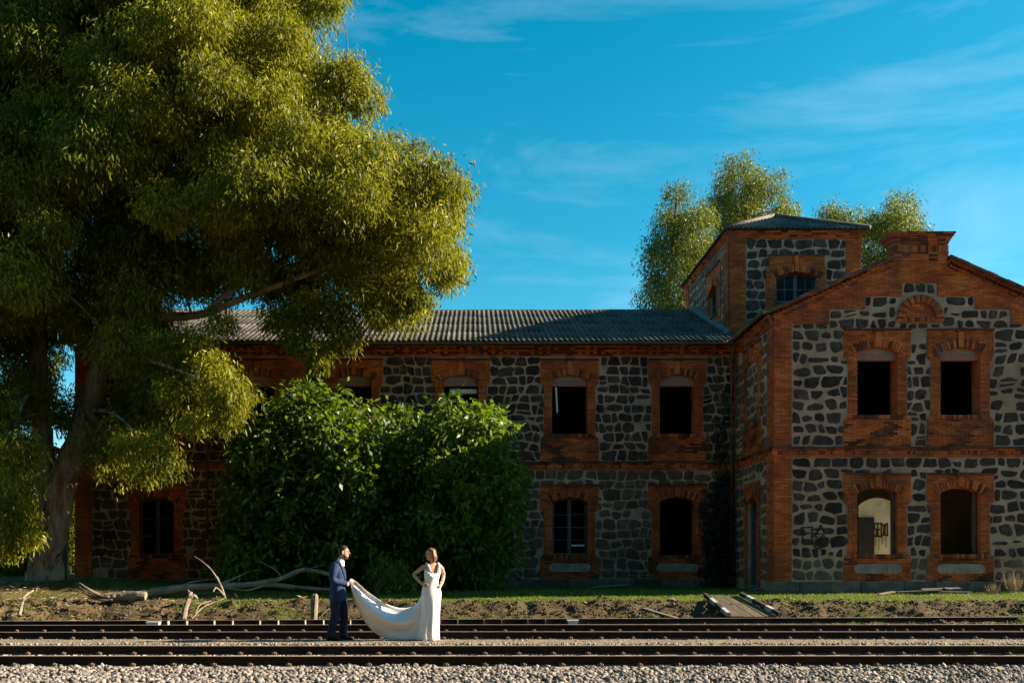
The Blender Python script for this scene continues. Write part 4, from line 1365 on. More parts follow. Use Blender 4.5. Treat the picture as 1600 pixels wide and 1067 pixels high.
# outside graffiti: letters and a star in a circle
mb = MB(); u0, v0 = PX(1253, DF), PZ(846, DF)
for s_ in ([(0, 0), (0, .4)], [(-.04, .4), (.3, .42)], [(0, .24), (.2, .25)], [(.26, .12), (.27, .36), (.42, .36), (.42, .24), (.28, .22)], [(.45, .3), (.53, .48), (.6, .3)], [(.46, .36), (.62, .37)]):
    polyline_ribbon(mb, frF, [(u0 + a, v0 + b) for a, b in s_], .045, .05)
cu, cv = PX(1279, DF), PZ(845, DF)
circ = [(cu + .21 * math.cos(t * math.pi / 12), cv + .21 * math.sin(t * math.pi / 12)) for t in range(25)]
polyline_ribbon(mb, frF, circ, .03, .0508)
star = [(cu + .2 * math.cos(-math.pi / 2 + t * 4 * math.pi / 5), cv + .2 * math.sin(-math.pi / 2 + t * 4 * math.pi / 5)) for t in range(6)]
for i in range(5): polyline_ribbon(mb, frF, star[i:i + 2], .026, .0516 + .0008 * i)
mb.build('graffiti', M_PAINTK, wg, label='black sprayed letters and a star inside a circle')

# ------------------------------------------------------------------ tower
DT, DTB, XT = 31.7, 38.1, 13.12
tw = thing('tower', 'square stone tower with brick corners and low hipped corrugated roof', 'tower', ((XW + XT) / 2, 34.9, 7.5))
frT = Frame((0, DT, 0), (1, 0, 0), (0, -1, 0))
ZT = 12.66
WT = Wall(frT)
ut, hwt = PX(1244, DT), .69
for sh in (rect(XW, XW + .56, 7.6, ZT), rect(XT - .5, XT, 7.6, ZT), rect(XW, XT, 12.39, ZT), rect(ut - 1.02, ut + 1.02, 9.6, 11.42), rect(ut - .93, ut + .95, 11.42, 11.82)):
    WT.shapes.append(sh); WT.obst.append((sh[2], sh[3], sh[0], sh[1]))
WT.holes.append(arch_hole(ut, hwt, 10.25, 11.08, .17)); WT.rects.append((ut - hwt, ut + hwt, 10.25, 11.25))
voussoirs(WT.mb, frT, ut, hwt, 11.08, .17)
fbox(WT.mb, frT, ut - .07, ut + .07, 11.28, 11.80, .03, .08, 0, .6)
fbox(WT.mb, frT, ut - .95, ut + .97, 11.80, 11.84, .03, .08, 2, .3)
pts, r_, a_, cv_ = arc_pts(ut, hwt, 11.08, .17, 11)
for i in range(10):
    (ua, va), (ub, vb) = pts[i], pts[i + 1]; Q = frT.p
    WT.mb.hexa([Q(ua, va, -.3), Q(ub, vb, -.3), Q(ub, 11.251, -.3), Q(ua, 11.251, -.3), Q(ua, va, -.004), Q(ub, vb, -.004), Q(ub, 11.251, -.004), Q(ua, 11.251, -.004)], 0, .4)
frL = Frame((XW, 0, 0), (0, -1, 0), (-1, 0, 0))
WL = Wall(frL)
ul = -33.74
for sh in (rect(-DT - .56, -DT, 8.8, ZT), rect(-DTB, -DTB + .5, 10.5, ZT), rect(-DTB, -DT, 12.42, ZT), rect(ul - 1.0, ul + 1.0, 9.9, 12.0)):
    WL.shapes.append(sh); WL.obst.append((sh[2], sh[3], sh[0], sh[1]))
WL.holes.append(arch_hole(ul, .62, 10.28, 11.15, .22)); WL.rects.append((ul - .62, ul + .62, 10.28, 11.37))
voussoirs(WL.mb, frL, ul, .62, 11.15, .22)
fbox(WL.mb, frL, ul - 1.0, ul + 1.0, 11.98, 12.03, .03, .08, 2, .3)
pts, r_, a_, cv_ = arc_pts(ul, .62, 11.15, .22, 11)
for i in range(10):
    (ua, va), (ub, vb) = pts[i], pts[i + 1]; Q = frL.p
    WL.mb.hexa([Q(ua, va, -.3), Q(ub, vb, -.3), Q(ub, 11.371, -.3), Q(ua, 11.371, -.3), Q(ua, va, -.004), Q(ub, vb, -.004), Q(ub, 11.371, -.004), Q(ua, 11.371, -.004)], 0, .4)
# corbelled top on all four sides
frR = Frame((XT, 0, 0), (0, 1, 0), (1, 0, 0)); frBk = Frame((0, DTB, 0), (-1, 0, 0), (0, 1, 0))
for fr, a, b in ((frT, XW, XT), (frL, -DTB, -DT), (frR, DT, DTB), (frBk, -XT, -XW)):
    for z0, z1, pr in ((12.16, 12.225, .03), (12.23, 12.29, .055), (12.44, 12.50, .05), (12.505, 12.565, .085), (12.57, 12.645, .12)):
        if z0 < 12.4:
            segs = [(a - .03, a + .58), (b - .53, b + .03)]
        else: segs = [(a - pr, b + pr)]
        for p0, p1 in segs:
            u = p0
            while u < p1 - .01:
                e = min(u + .26, p1); fbox(WT.mb, fr, u + .003, e - .002, z0, z1, .008, pr + random.uniform(-.004, .004), 0 if random.random() < .7 else 2); u = e
tm = MB(); core(tm, frT, XW, XT, 7.6, ZT, WT.rects); twall = tm.build('wall', [M_MORT, M_DARKIN], tw)
tm = MB(); core(tm, frL, -DTB, -DT, 7.6, ZT, WL.rects); lwall = tm.build('side_wall', [M_MORT, M_DARKIN], tw)
tm = MB(); core(tm, frR, DT, DTB, 7.6, ZT, []); core(tm, frBk, -XT, -XW, 7.6, ZT, []); tm.build('rear_wall', [M_MORT, M_DARKIN], tw)
WT.lay(tw); WL.lay(tw)
ga = stone_cells((XW + .57, XT - .51, 8.6, 12.39), WT.obst, 35, sx=.46, sy=.36, gap=(.010, .022))
gb = stone_cells((-DTB + .5, -DT - .56, 8.9, 12.42), WL.obst, 36, sx=.46, sy=.36, gap=(.010, .022))
lay_stones([(twall, frT, ga, M_STONE, lambda u, v: True), (lwall, frL, gb, M_STONEG, lambda u, v: True)], 290)
casement(tw, frT, ut, hwt, 10.26, 11.08, .17, -.14, M_BLUEF, rows=2, cols=2, glazed=True, fw=.06)
casement(tw, frL, ul, .62, 10.29, 11.15, .22, -.14, M_BLUEF, rows=2, cols=2, glazed=True, fw=.06)
mb = MB(); fbox(mb, frT, ut - hwt - .02, ut + hwt + .02, 10.20, 10.25, -.1, .09); mb.build('window_sill', M_BLUEF, tw)
mb = MB(); fbox(mb, frL, ul - .64, ul + .64, 10.23, 10.28, -.1, .09); mb.build('window_sill', M_BLUEF, tw)
# hipped corrugated roof, ridge running back
ov = .22
cx = (XW + XT) / 2
ex0, ex1, ey0, ey1 = XW - ov, XT + ov, DT - ov, DTB + ov
ry0, ry1, rzt = 33.9, 35.9, 13.95
ez = ZT + .02
def corr_face(e0, e1, t0, t1, name):
    """corrugated slope between an eave e0-e1 and a ridge (or point) t0-t1"""
    e0, e1, t0, t1 = map(Vector, (e0, e1, t0, t1))
    U = (e1 - e0).normalized(); L = (e1 - e0).length
    n_ = U.cross(((t0 + t1) / 2 - (e0 + e1) / 2)).normalized()
    if n_.z < 0: n_ = -n_
    a0 = (t0 - e0).dot(U); a1 = (t1 - e0).dot(U)
    Sl = (t0 - e0) - U * a0
    k = int(L / .177 * 6); mb = MB(); prev = None
    for i in range(k + 1):
        s_ = L * i / k
        f = 1.0
        if s_ < a0: f = s_ / max(a0, 1e-6)
        elif s_ > a1: f = (L - s_) / max(L - a1, 1e-6)
        h = n_ * (.026 * math.cos(2 * math.pi * s_ / .177))
        p = e0 + U * s_ + h; q = p + Sl * f
        if prev: mb.face([prev[0], p, q, prev[1]])
        if prev: mb.face([prev[0] - n_ * .02, p - n_ * .02, p, prev[0]])
        prev = (p, q)
    return mb.build(name, M_ROOF, tro)
mb = MB()
for q in ([(ex0, ey0, ez - .04), (ex1, ey0, ez - .04), (cx, ry0, rzt - .05)], [(ex1, ey0, ez - .04), (ex1, ey1, ez - .04), (cx, ry1, rzt - .05), (cx, ry0, rzt - .05)],
          [(ex1, ey1, ez - .04), (ex0, ey1, ez - .04), (cx, ry1, rzt - .05)], [(ex0, ey1, ez - .04), (ex0, ey0, ez - .04), (cx, ry0, rzt - .05), (cx, ry1, rzt - .05)], [(ex0, ey0, ez - .045), (ex0, ey1, ez - .045), (ex1, ey1, ez - .045), (ex1, ey0, ez - .045)]):
    mb.face(q)
tro = mb.build('roof', M_DARKIN, tw)
A_, B_, C_, D_ = (ex0, ey0, ez), (ex1, ey0, ez), (ex1, ey1, ez), (ex0, ey1, ez)
T0, T1 = (cx, ry0, rzt), (cx, ry1, rzt)
corr_face(A_, B_, T0, T0, 'roof_slope'); corr_face(B_, C_, T0, T1, 'roof_slope'); corr_face(C_, D_, T1, T1, 'roof_slope'); corr_face(D_, A_, T1, T0, 'roof_slope')
for a, b in ((A_, T0), (B_, T0), (C_, T1), (D_, T1), (T0, T1)):
    mb = MB(); mb.tube([Vector(a) + Vector((0, 0, .02)), Vector(b) + Vector((0, 0, .03))], .075, 8); mb.build('hip_cap', M_ROOF, tro, smooth=True)
# lead flashing where the long roof meets the tower
mb = MB()
for t in range(12):
    y0, y1 = yE + .9 + (yR - yE - .9) * t / 12, yE + .9 + (yR - yE - .9) * (t + 1) / 12
    z0, z1 = ZE + .1 + (y0 - yE) * SL, ZE + .1 + (y1 - yE) * SL
    mb.hexa([(XW - .16, y0, z0 + .0), (XW - .012, y0, z0 + .0), (XW - .012, y1, z1 + .0), (XW - .16, y1, z1 + .0), (XW - .16, y0, z0 + .03), (XW - .012, y0, z0 + .16), (XW - .012, y1, z1 + .16), (XW - .16, y1, z1 + .03)])
mb.build('flashing', M_GUTTER, tro)
# ------------------------------------------------------------------ vegetation toolkit
def in_poly(x, y, P):
    c = False; j = len(P) - 1
    for i in range(len(P)):
        xi, yi = P[i]; xj, yj = P[j]
        if (yi > y) != (yj > y) and x < (xj - xi) * (y - yi) / (yj - yi) + xi: c = not c
        j = i
    return c
def edge_dist(x, y, P):
    b = 1e9
    for i in range(len(P)):
        ax, ay = P[i]; bx, by = P[(i + 1) % len(P)]
        dx, dy = bx - ax, by - ay; l = dx * dx + dy * dy
        t = max(0, min(1, ((x - ax) * dx + (y - ay) * dy) / l)) if l else 0
        b = min(b, math.hypot(x - ax - dx * t, y - ay - dy * t))
    return b
def crown_clumps(poly_px, D, spacing, rad, depth, seed, ymin=None, ymax=None, tries=6000, zlim=None):
    """clump centres filling the volume whose front silhouette at distance D is the outline; lens-shaped in depth"""
    rs = random.Random(seed)
    P = [(PX(a, D), PZ(b, D)) for a, b in poly_px]
    x0, x1 = min(p[0] for p in P), max(p[0] for p in P); z0, z1 = min(p[1] for p in P), max(p[1] for p in P)
    out_ = []
    for _ in range(tries):
        x, z = rs.uniform(x0, x1), rs.uniform(z0, z1)
        if not in_poly(x, z, P): continue
        e = edge_dist(x, z, P)
        r = rad * rs.uniform(.75, 1.2)
        if e < r * .74: continue
        dm = depth * min(1.0, .25 + e / (depth * .9))
        y = D + rs.uniform(-1, 1) * dm
        # keep the outline where it stands whatever the depth of the clump
        if ymin and y < ymin: continue
        if ymax and y > ymax: continue
        if zlim and not zlim(x, y, z): continue
        if any((x - q[0]) ** 2 + (y - q[1]) ** 2 + (z - q[2]) ** 2 < spacing ** 2 for q in out_): continue
        out_.append((x, y, z, r))
    return out_
def foliage(clumps, per, L, W, seed, droop=0.8, spray=7, shell=.55, squash=.85, spread=.16):
    """leaf quads hung in sprays through each clump: returns verts, rnd"""
    r = np.random.default_rng(seed)
    PP, DD, RN = [], [], []
    for (x, y, z, rad) in clumps:
        n = max(4, int(per * rad * rad / spray))
        d = r.normal(size=(n, 3)); d /= np.linalg.norm(d, axis=1, keepdims=True)
        rr = rad * (shell + (1 - shell) * r.random(n) ** .6) * (1 + .18 * r.normal(size=n))
        c = np.array((x, y, z)) + d * rr[:, None] * np.array((1, 1, squash))
        tint = np.clip(.45 + .22 * r.normal() + .16 * r.normal(size=n), 0, 1)
        c = np.repeat(c, spray, 0); dd = np.repeat(d, spray, 0); tt = np.repeat(tint, spray)
        m = len(c)
        PP.append(c + r.normal(0, spread, (m, 3)))
        v = dd * (1 - droop) + r.normal(0, .45, (m, 3)); v[:, 2] -= droop * 1.2
        DD.append(v); RN.append(np.clip(tt + r.normal(0, .16, m), 0, 1))
    P_ = np.concatenate(PP); D_ = np.concatenate(DD); R_ = np.concatenate(RN)
    m = len(P_)
    return blades(P_, D_, r.uniform(L * .65, L * 1.25, m), r.uniform(W * .7, W * 1.3, m), seed + 1), R_
def bez(pts, n):
    """Catmull-Rom through the points"""
    pts = [Vector(p) for p in pts]; o = []
    q = [pts[0] * 2 - pts[1]] + pts + [pts[-1] * 2 - pts[-2]]
    for i in range(1, len(q) - 2):
        for k in range(n):
            t = k / n
            a, b, c, d = q[i - 1], q[i], q[i + 1], q[i + 2]
            o.append(.5 * ((2 * b) + (c - a) * t + (2 * a - 5 * b + 4 * c - d) * t * t + (3 * b - a - 3 * c + d) * t ** 3))
    return o + [pts[-1]]
def limb(mb, pts, r0, r1, n=8, sub=5, wob=.07, seed=0, flare=0.0):
    P = bez(pts, sub); m = len(P)
    rad = [(r0 + (r1 - r0) * (i / (m - 1)) ** .8) * (1 + flare * math.exp(-i / (m - 1) * 14)) for i in range(m)]
    mb.tube(P, rad, n, wob=wob, seed=seed)
    return list(zip(P, rad))
def twigs(mb, clumps, skel, rs, rmax=.07, skip=0.0):
    for (x, y, z, rad) in clumps:
        if rs.random() < skip: continue
        c = Vector((x, y, z))
        best = min(skel, key=lambda s: (s[0] - c).length + (1.2 if s[0].z > z + .5 else 0))
        d = (best[0] - c).length
        mid = best[0].lerp(c, .5) + Vector((rs.uniform(-.2, .2), rs.uniform(-.2, .2), .12 * d + rs.uniform(-.1, .2)))
        r0 = min(best[1] * .6, .02 + .018 * d, rmax)
        tip = c + (c - mid).normalized() * rad * .4 + Vector((0, 0, -.1))
        limb(mb, [best[0], mid, c, tip], r0, .008, 5, 4, seed=rs.random())
        for k in range(2):
            e = c + Vector((rs.uniform(-1, 1), rs.uniform(-1, 1), rs.uniform(-.7, .6))) * rad * .8
            mb.tube([mid.lerp(c, .6), (mid.lerp(c, .6) + e) / 2 + Vector((0, 0, .1)), e], [r0 * .45, r0 * .3, .005], 4)

# ------------------------------------------------------------------ the big eucalyptus
random.seed(31)
DE = 28.0
eu = thing('eucalyptus_tree', 'huge old eucalyptus with mottled leaning trunk at the left end of the station', 'tree', (PX(75, DE), DE, gz(PX(75, DE), DE) - .1))
E = lambda px, py, D=DE: PT(px, py, D)
mb = MB()
base = E(74, 912)
t1 = limb(mb, [base - Vector((0, 0, .25)), E(76, 880), E(84, 820), E(100, 745), E(124, 690), E(140, 640), E(152, 590), E(163, 520), E(176, 440), E(192, 350, 27.8), E(215, 200, 27.6), E(236, 40, 27.6), E(250, -120, 27.6)],
          .56, .12, 14, 5, .04, 1, flare=.35)
t2 = limb(mb, [E(86, 800), E(74, 745, 28.2), E(66, 680, 28.3), E(60, 600, 28.4), E(62, 500, 28.5), E(66, 400, 28.6), E(84, 250, 28.6), E(112, 60, 28.6), E(130, -120, 28.4)], .40, .10, 12, 5, .05, 2)
trunk = mb.build('trunk', M_BARK, eu, smooth=True)
mb = MB(); skel = t1[18:] + t2[12:]
for pts, r0, r1 in (
        ([E(166, 500), E(215, 492, 27.6), E(270, 495, 27.3), E(320, 490, 27.1), E(370, 470, 27), E(410, 457, 27), E(445, 452, 27), E(475, 460, 27.1)], .19, .05),
        ([E(320, 490, 27.1), E(360, 455, 27.1), E(400, 430, 27.1), E(430, 412, 27.2), E(480, 380, 27.2), E(540, 330, 27.3)], .11, .04),
        ([E(370, 470, 27), E(450, 440, 26.6), E(540, 405, 26.4), E(600, 375, 26.4), E(645, 335, 26.4), E(660, 300, 26.4)], .10, .03),
        ([E(445, 452, 27), E(520, 455, 26.8), E(590, 430, 26.7), E(650, 410, 26.6), E(690, 390, 26.6)], .06, .02),
        ([E(410, 457, 27), E(440, 490, 26.6), E(480, 520, 26.3), E(510, 555, 26.2)], .05, .015),
        ([E(178, 430), E(250, 380, 27.2), E(330, 310, 26.8), E(410, 240, 26.6), E(500, 180, 26.8), E(545, 130, 26.8)], .16, .03),
        ([E(190, 355, 27.8), E(260, 250, 28.2), E(340, 150, 28.4), E(420, 60, 28.4), E(470, -20, 28.4)], .14, .03),
        ([E(160, 545), E(205, 555, 26.6), E(255, 570, 25.6), E(305, 590, 24.9), E(350, 620, 24.5)], .10, .02),
        ([E(142, 640), E(175, 645, 26.6), E(212, 675, 25.4), E(245, 710, 24.6)], .07, .015),
        ([E(60, 600, 28.4), E(35, 630, 26.8), E(15, 710, 25.2), E(20, 800, 24.5)], .08, .015),
        ([E(64, 470, 28.5), E(10, 400, 27.5), E(-50, 330, 27), E(-110, 260, 26.8)], .13, .03),
        ([E(80, 300, 28.6), E(20, 200, 28), E(-40, 90, 27.6), E(-70, -40, 27.6)], .11, .03),
        ([E(205, 260, 27.6), E(160, 150, 26.6), E(150, 40, 26.2), E(170, -90, 26)], .10, .03),
        ([E(225, 130, 27.6), E(300, 60, 27), E(370, -20, 26.8), E(430, -120, 26.8)], .10, .03)):
    skel += limb(mb, pts, r0, r1, 8, 5, .05, len(skel))
mb.build('branches', M_BRANCH, eu, smooth=True)
OUT = [(-140, -160), (470, -170), (535, -60), (548, 5), (505, 20), (470, 28), (500, 70), (535, 95), (565, 98), (586, 140), (590, 178), (580, 212), (628, 220), (668, 230), (712, 254), (738, 315),
       (736, 400), (728, 436), (690, 455), (655, 490), (610, 500), (560, 490), (500, 490), (430, 500), (395, 470), (300, 480), (318, 540), (372, 580), (388, 640), (345, 680), (300, 690), (262, 640), (240, 660), (280, 700),
       (272, 750), (215, 755), (150, 730), (110, 690), (60, 690), (55, 760), (60, 850), (20, 870), (-140, 880)]
def zl(x, y, z):
    if y > 29.3 and z < 9.8 and x > XL - .5: return False
    tx = PX(84 + (820 - (HY - (z - CAMZ) * FPX / DE)) * .27, DE)          # bare trunk below the first limbs
    return not (z < 8.6 and y < 28.6 and -1.7 < x - tx < 1.5)
cl = crown_clumps(OUT, DE - .6, 1.28, .95, 3.4, 41, ymin=24.0, ymax=32.5, tries=9000, zlim=zl)
# drooping tassels in front of the eaves and over the window
EXTRA = [(440, 505, 26.4, .55), (470, 530, 26.2, .5), (500, 550, 26.1, .42), (540, 520, 26.3, .5), (520, 490, 26.4, .6), (590, 490, 26.4, .55), (650, 470, 26.4, .5), (345, 505, 26.6, .45), (480, 480, 26.4, .6),
         (360, 615, 24.4, .6), (335, 580, 24.5, .58), (350, 650, 24.4, .45), (302, 660, 24.7, .36), (312, 535, 24.8, .5), (240, 692, 24.6, .52), (262, 722, 24.5, .42), (196, 690, 24.8, .45), (262, 610, 24.8, .38), (258, 535, 24.9, .45), (225, 735, 24.5, .4), (95, 655, 26.4, .35),
         (30, 750, 24.4, .6), (15, 800, 24.4, .6), (40, 830, 24.4, .45), (5, 850, 24.4, .5), (45, 700, 24.6, .5), (10, 700, 24.5, .6), (-10, 640, 24.5, .6), (715, 300, 26.6, .5), (700, 420, 26.6, .5), (540, 115, 26.8, .6), (575, 160, 26.8, .55), (520, 5, 26.6, .35), (490, 8, 26.6, .35), (560, 455, 26.2, .5), (620, 460, 26.3, .5)]
cl += [(*PT(a, b, d), r) for a, b, d, r in EXTRA]
Vv, Rn = foliage(cl, 3600, .19, .040, 43, droop=.74, spray=12, spread=.115, shell=.3); print('leaves', len(Rn), len(cl))
cr = np_obj('crown', np_mesh('crown', Vv, 4, M_EUC, Rn, off=org_of(eu)), eu, 'stuff')
mb = MB(); twigs(mb, cl, skel, random.Random(3), .06)
mb.build('twigs', M_TWIG, eu, smooth=True)

# ------------------------------------------------------------------ eucalypts behind the building
def far_tree(px0, D, outline, label, seed, spacing=1.5, rad=1.25, depth=3.0):
    b = Vector((PX(px0, D), D, .55))
    t = thing('eucalyptus_tree', label, 'tree', b, 'eucalypts behind the building')
    P = [(a, c) for a, c in outline]
    cl_ = crown_clumps(P, D, spacing, rad, depth, seed, tries=3000)
    top = max(cl_, key=lambda q: q[2])
    mb = MB()
    zt_ = top[2]
    sk = limb(mb, [b - Vector((0, 0, .2)), b + Vector((.2, 0, zt_ * .3)), b + Vector((-.1, .1, zt_ * .55)), Vector((b.x * .6 + top[0] * .4, D, zt_ * .8)), Vector((top[0], top[1], zt_))], .42, .05, 9, 5, .05, seed, flare=.3)
    mb.build('trunk', M_BARK, t, smooth=True)
    mb = MB(); twigs(mb, cl_, sk[8:], random.Random(seed), .14); mb.build('branches', M_BRANCH, t, smooth=True)
    Vv, Rn = foliage(cl_, 1500, .21, .05, seed + 2, droop=.65, spray=9, spread=.18, shell=.35)
    np_obj('crown', np_mesh('crown', Vv, 4, M_EUCFAR, Rn, off=b), t, 'stuff')
far_tree(1045, 50, [(985, 560), (990, 450), (1008, 405), (1018, 350), (1030, 300), (1050, 288), (1078, 312), (1100, 335), (1120, 360), (1120, 560)], 'bushy eucalyptus rising behind the long roof beside the tower', 51, 1.3, .95, 2.6)
far_tree(1160, 53, [(1090, 520), (1092, 380), (1098, 330), (1092, 300), (1118, 292), (1120, 262), (1145, 245), (1168, 262), (1190, 282), (1222, 284), (1224, 318), (1250, 335), (1262, 360), (1250, 520)], 'tallest eucalyptus standing straight behind the tower roof', 53, 1.3, .95, 2.6)
far_tree(1295, 56, [(1250, 500), (1255, 345), (1275, 328), (1300, 325), (1330, 340), (1345, 365), (1340, 500)], 'small eucalyptus crown just showing above the right of the tower roof', 55, 1.2, 1.0, 2.2)
far_tree(1385, 50, [(1335, 500), (1340, 400), (1345, 345), (1368, 320), (1392, 303), (1420, 318), (1448, 348), (1436, 370), (1430, 500)], 'eucalyptus crown between the tower and the gable top', 57, 1.2, .9, 2.2)

# ------------------------------------------------------------------ broad-leaved shrubs against the wall
def shrub(outline, D, label, seed, stems, depth=1.5, spacing=.66, rad=.50, per=800, name='fig_shrub', matl=None, L=.25, Wd=.10, ymin=27.2):
    bx = PX(sum(p[0] for p in outline) / len(outline), D)
    b = Vector((bx, D, gz(bx, D)))
    t = thing(name, label, 'shrub', b)
    cl_ = crown_clumps(outline, D, spacing, rad, depth, seed, tries=5000, ymin=ymin, ymax=30.6)
    rs = random.Random(seed); sk = []; mb = MB()
    zs = max(q[2] for q in cl_)
    for k in range(stems):
        a = b + Vector((rs.uniform(-.5, .5), rs.uniform(-.3, .3), -.1))
        c = rs.choice(cl_)
        sk += limb(mb, [a, a + Vector((rs.uniform(-.2, .2), 0, zs * .25)), a.lerp(Vector(c[:3]), .6) + Vector((0, 0, .5)), Vector((c[0], c[1], min(zs, c[2] + .4)))], .075, .015, 7, 4, .05, k)
    mb.build('stems', M_TWIG, t, smooth=True)
    mb = MB(); twigs(mb, cl_, sk, rs, .025); mb.build('twigs', M_TWIG, t, smooth=True)
    Vv, Rn = foliage(cl_, per, L, Wd, seed + 2, droop=.42, spray=7, spread=.13, shell=.5)
    np_obj('foliage', np_mesh('foliage', Vv, 4, matl or M_FIG, Rn, off=b), t, 'stuff')
    return t
shrub([(340, 925), (350, 800), (352, 720), (378, 660), (410, 640), (440, 605), (480, 596), (520, 602), (560, 622), (600, 640), (615, 690), (640, 720), (640, 925)], 28.7, 'broad leaved shrub with sunlit top under the eucalyptus branches', 61, 9)
shrub([(600, 925), (605, 800), (618, 700), (640, 655), (668, 640), (690, 604), (715, 618), (735, 640), (765, 612), (795, 640), (812, 700), (822, 745), (815, 830), (800, 880), (790, 925)], 28.5, 'broad leaved shrub growing beside the bare stone wall behind the bride', 63, 9)
shrub([(570, 740), (575, 660), (600, 632), (640, 628), (660, 660), (655, 740)], 29.8, 'dark shrub in shade against the wall between two broad leaved shrubs', 65, 4, depth=.6)
shrub([(575, 925), (570, 880), (600, 868), (650, 880), (660, 925)], 26.6, 'low leafy weed clump at the edge of the grass behind the couple', 67, 3, depth=.4, spacing=.3, rad=.3, per=900, name='weed_clump', L=.16, Wd=.05, ymin=26)
# sunlit thicket beyond the left end
shrub([(-120, 915), (-120, 740), (-40, 720), (20, 745), (62, 760), (72, 830), (66, 915)], 34, 'sunlit yellow green thicket left of the eucalyptus trunk', 69, 8, depth=2.2, spacing=.8, rad=.8, per=420, name='thicket', matl=M_EUC, L=.22, Wd=.06, ymin=30.7) if False else None
def thicket(px0, px1, top, D, label, seed):
    out_ = [(px0, 915), (px0, top + 30), ((px0 * 2 + px1) / 3, top), ((px0 + px1 * 2) / 3, top + 10), (px1, top + 45), (px1, 915)]
    b = Vector((PX((px0 + px1) / 2, D), D, .6))
    t = thing('thicket', label, 'shrub', b)
    cl_ = crown_clumps(out_, D, .55, .6, 1.4, seed, tries=4000)
    mb = MB(); sk = []
    for k in range(5): sk += limb(mb, [b + Vector((k * .4 - .8, 0, -.1)), b + Vector((k * .6 - 1.2, 0, 1.2)), b + Vector((k * .8 - 1.6, 0, 2.5))], .06, .02, 6, 4, .05, k)
    mb.build('stems', M_TWIG, t, smooth=True)
    Vv, Rn = foliage(cl_, 1100, .18, .05, seed + 2, droop=.5, spray=7, spread=.16, shell=.2)
    np_obj('foliage', np_mesh('foliage', Vv, 4, M_EUC, Rn, off=b), t, 'stuff')
thicket(-130, 75, 735, 36, 'sunlit yellow green thicket beyond the left of the eucalyptus trunk', 71)
thicket(60, 175, 760, 45.5, 'narrow sunlit shrub between the eucalyptus trunk and the building end', 73)
# dry ivy in the corner by the downpipe
def ivy():
    b = Vector((PX(1118, DM), DM - .1, .6))
    t = thing('dead_ivy', 'dark dried ivy climbing the corner beside the downpipe', 'climbing plant', b)
    mb = MB(); rs = random.Random(5); P = []
    for k in range(9):
        x = PX(rs.uniform(1098, 1138), DM); pts = [(x, DM - .04, .5)]
        z = .5
        top = rs.uniform(2.8, 4.3) if k < 6 else rs.uniform(5, 7.2)
        while z < top:
            z += .35; x += rs.uniform(-.1, .1); x = min(x, XW - .3); pts.append((x, DM - .06 - rs.random() * .03, z)); P.append((x, DM - .1, z, .22 if z < 4.3 else .13))
        mb.tube(bez(pts, 2), .014, 5)
    mb.build('stems', M_TWIG, t)
    Vv, Rn = foliage(P, 1500, .09, .07, 8, droop=.5, spray=5, spread=.07, squash=1)
    Vv[:, 1] = np.minimum(Vv[:, 1], DM - .03)
    np_obj('foliage', np_mesh('foliage', Vv, 4, M_IVY, Rn, off=b), t, 'stuff')
ivy()
# dry tuft at the foot of the gable
def tuft(x, y, h, n, seed, label):
    r = np.random.default_rng(seed)
    b = Vector((x, y, gz(x, y)))
    p = np.zeros((n, 3)); p[:, 0] = r.normal(0, .07, n); p[:, 1] = r.normal(0, .05, n)
    d = np.stack([r.normal(0, .4, n), r.normal(0, .3, n), np.ones(n)], 1)
    Vv = blades(p, d, r.uniform(h * .5, h, n), np.full(n, .012), seed + 1)
    o = bpy.data.objects.new('dry_grass_tuft', np_mesh('dry_grass_tuft', Vv, 4, M_STRAW, r.random(n))); o.location = b; link(o)
    tag(o, label, 'grass tuft', 'dry grass tufts')
tuft(PX(1583, 26.6), 26.6, .75, 120, 3, 'tall dry grass tuft at the foot of the gabled wing')
tuft(PX(1553, 26.4), 26.4, .4, 60, 5, 'short dry grass tuft near the wing plinth')

# ------------------------------------------------------------------ added unseen trees behind the camera, cutting skylight on the facade
def skylight_screen_row():
    rs = random.Random(9)
    cl_ = [(rs.uniform(-3.2, 3.2), rs.uniform(-1.6, 1.6), rs.uniform(2.5, 20), rs.uniform(1.4, 2.0)) for _ in range(72)]
    Vv, Rn = foliage(cl_, 190, .75, .24, 91, droop=.5, spray=6, spread=.4, shell=.3)
    me_ = np_mesh('crown', Vv, 4, M_EUCFAR, Rn)
    mb = MB(); limb(mb, [(0, 0, -.2), (.1, 0, 5), (-.1, 0, 12), (0, 0, 19)], .4, .06, 9, 4, .05, 1, flare=.3); tk = mb.mesh('trunk', M_BARK, smooth=True)
    for k in range(13):
        x = -39 + k * 6.2 + rs.uniform(-.8, .8); y = -7.5 + rs.uniform(-1.2, 1.2)
        t = thing('skylight_screen_tree', 'tall dense tree added out of view to cut skylight on the station', 'tree', (x, y, gz(x, y)), 'added skylight screen trees')
        a = rs.uniform(0, 6.28)
        c_ = bpy.data.objects.new('crown', me_); c_['kind'] = 'stuff'; c_.rotation_euler.z = a; link(c_, t)
        c_ = bpy.data.objects.new('trunk', tk); c_.rotation_euler.z = a; link(c_, t)
skylight_screen_row()
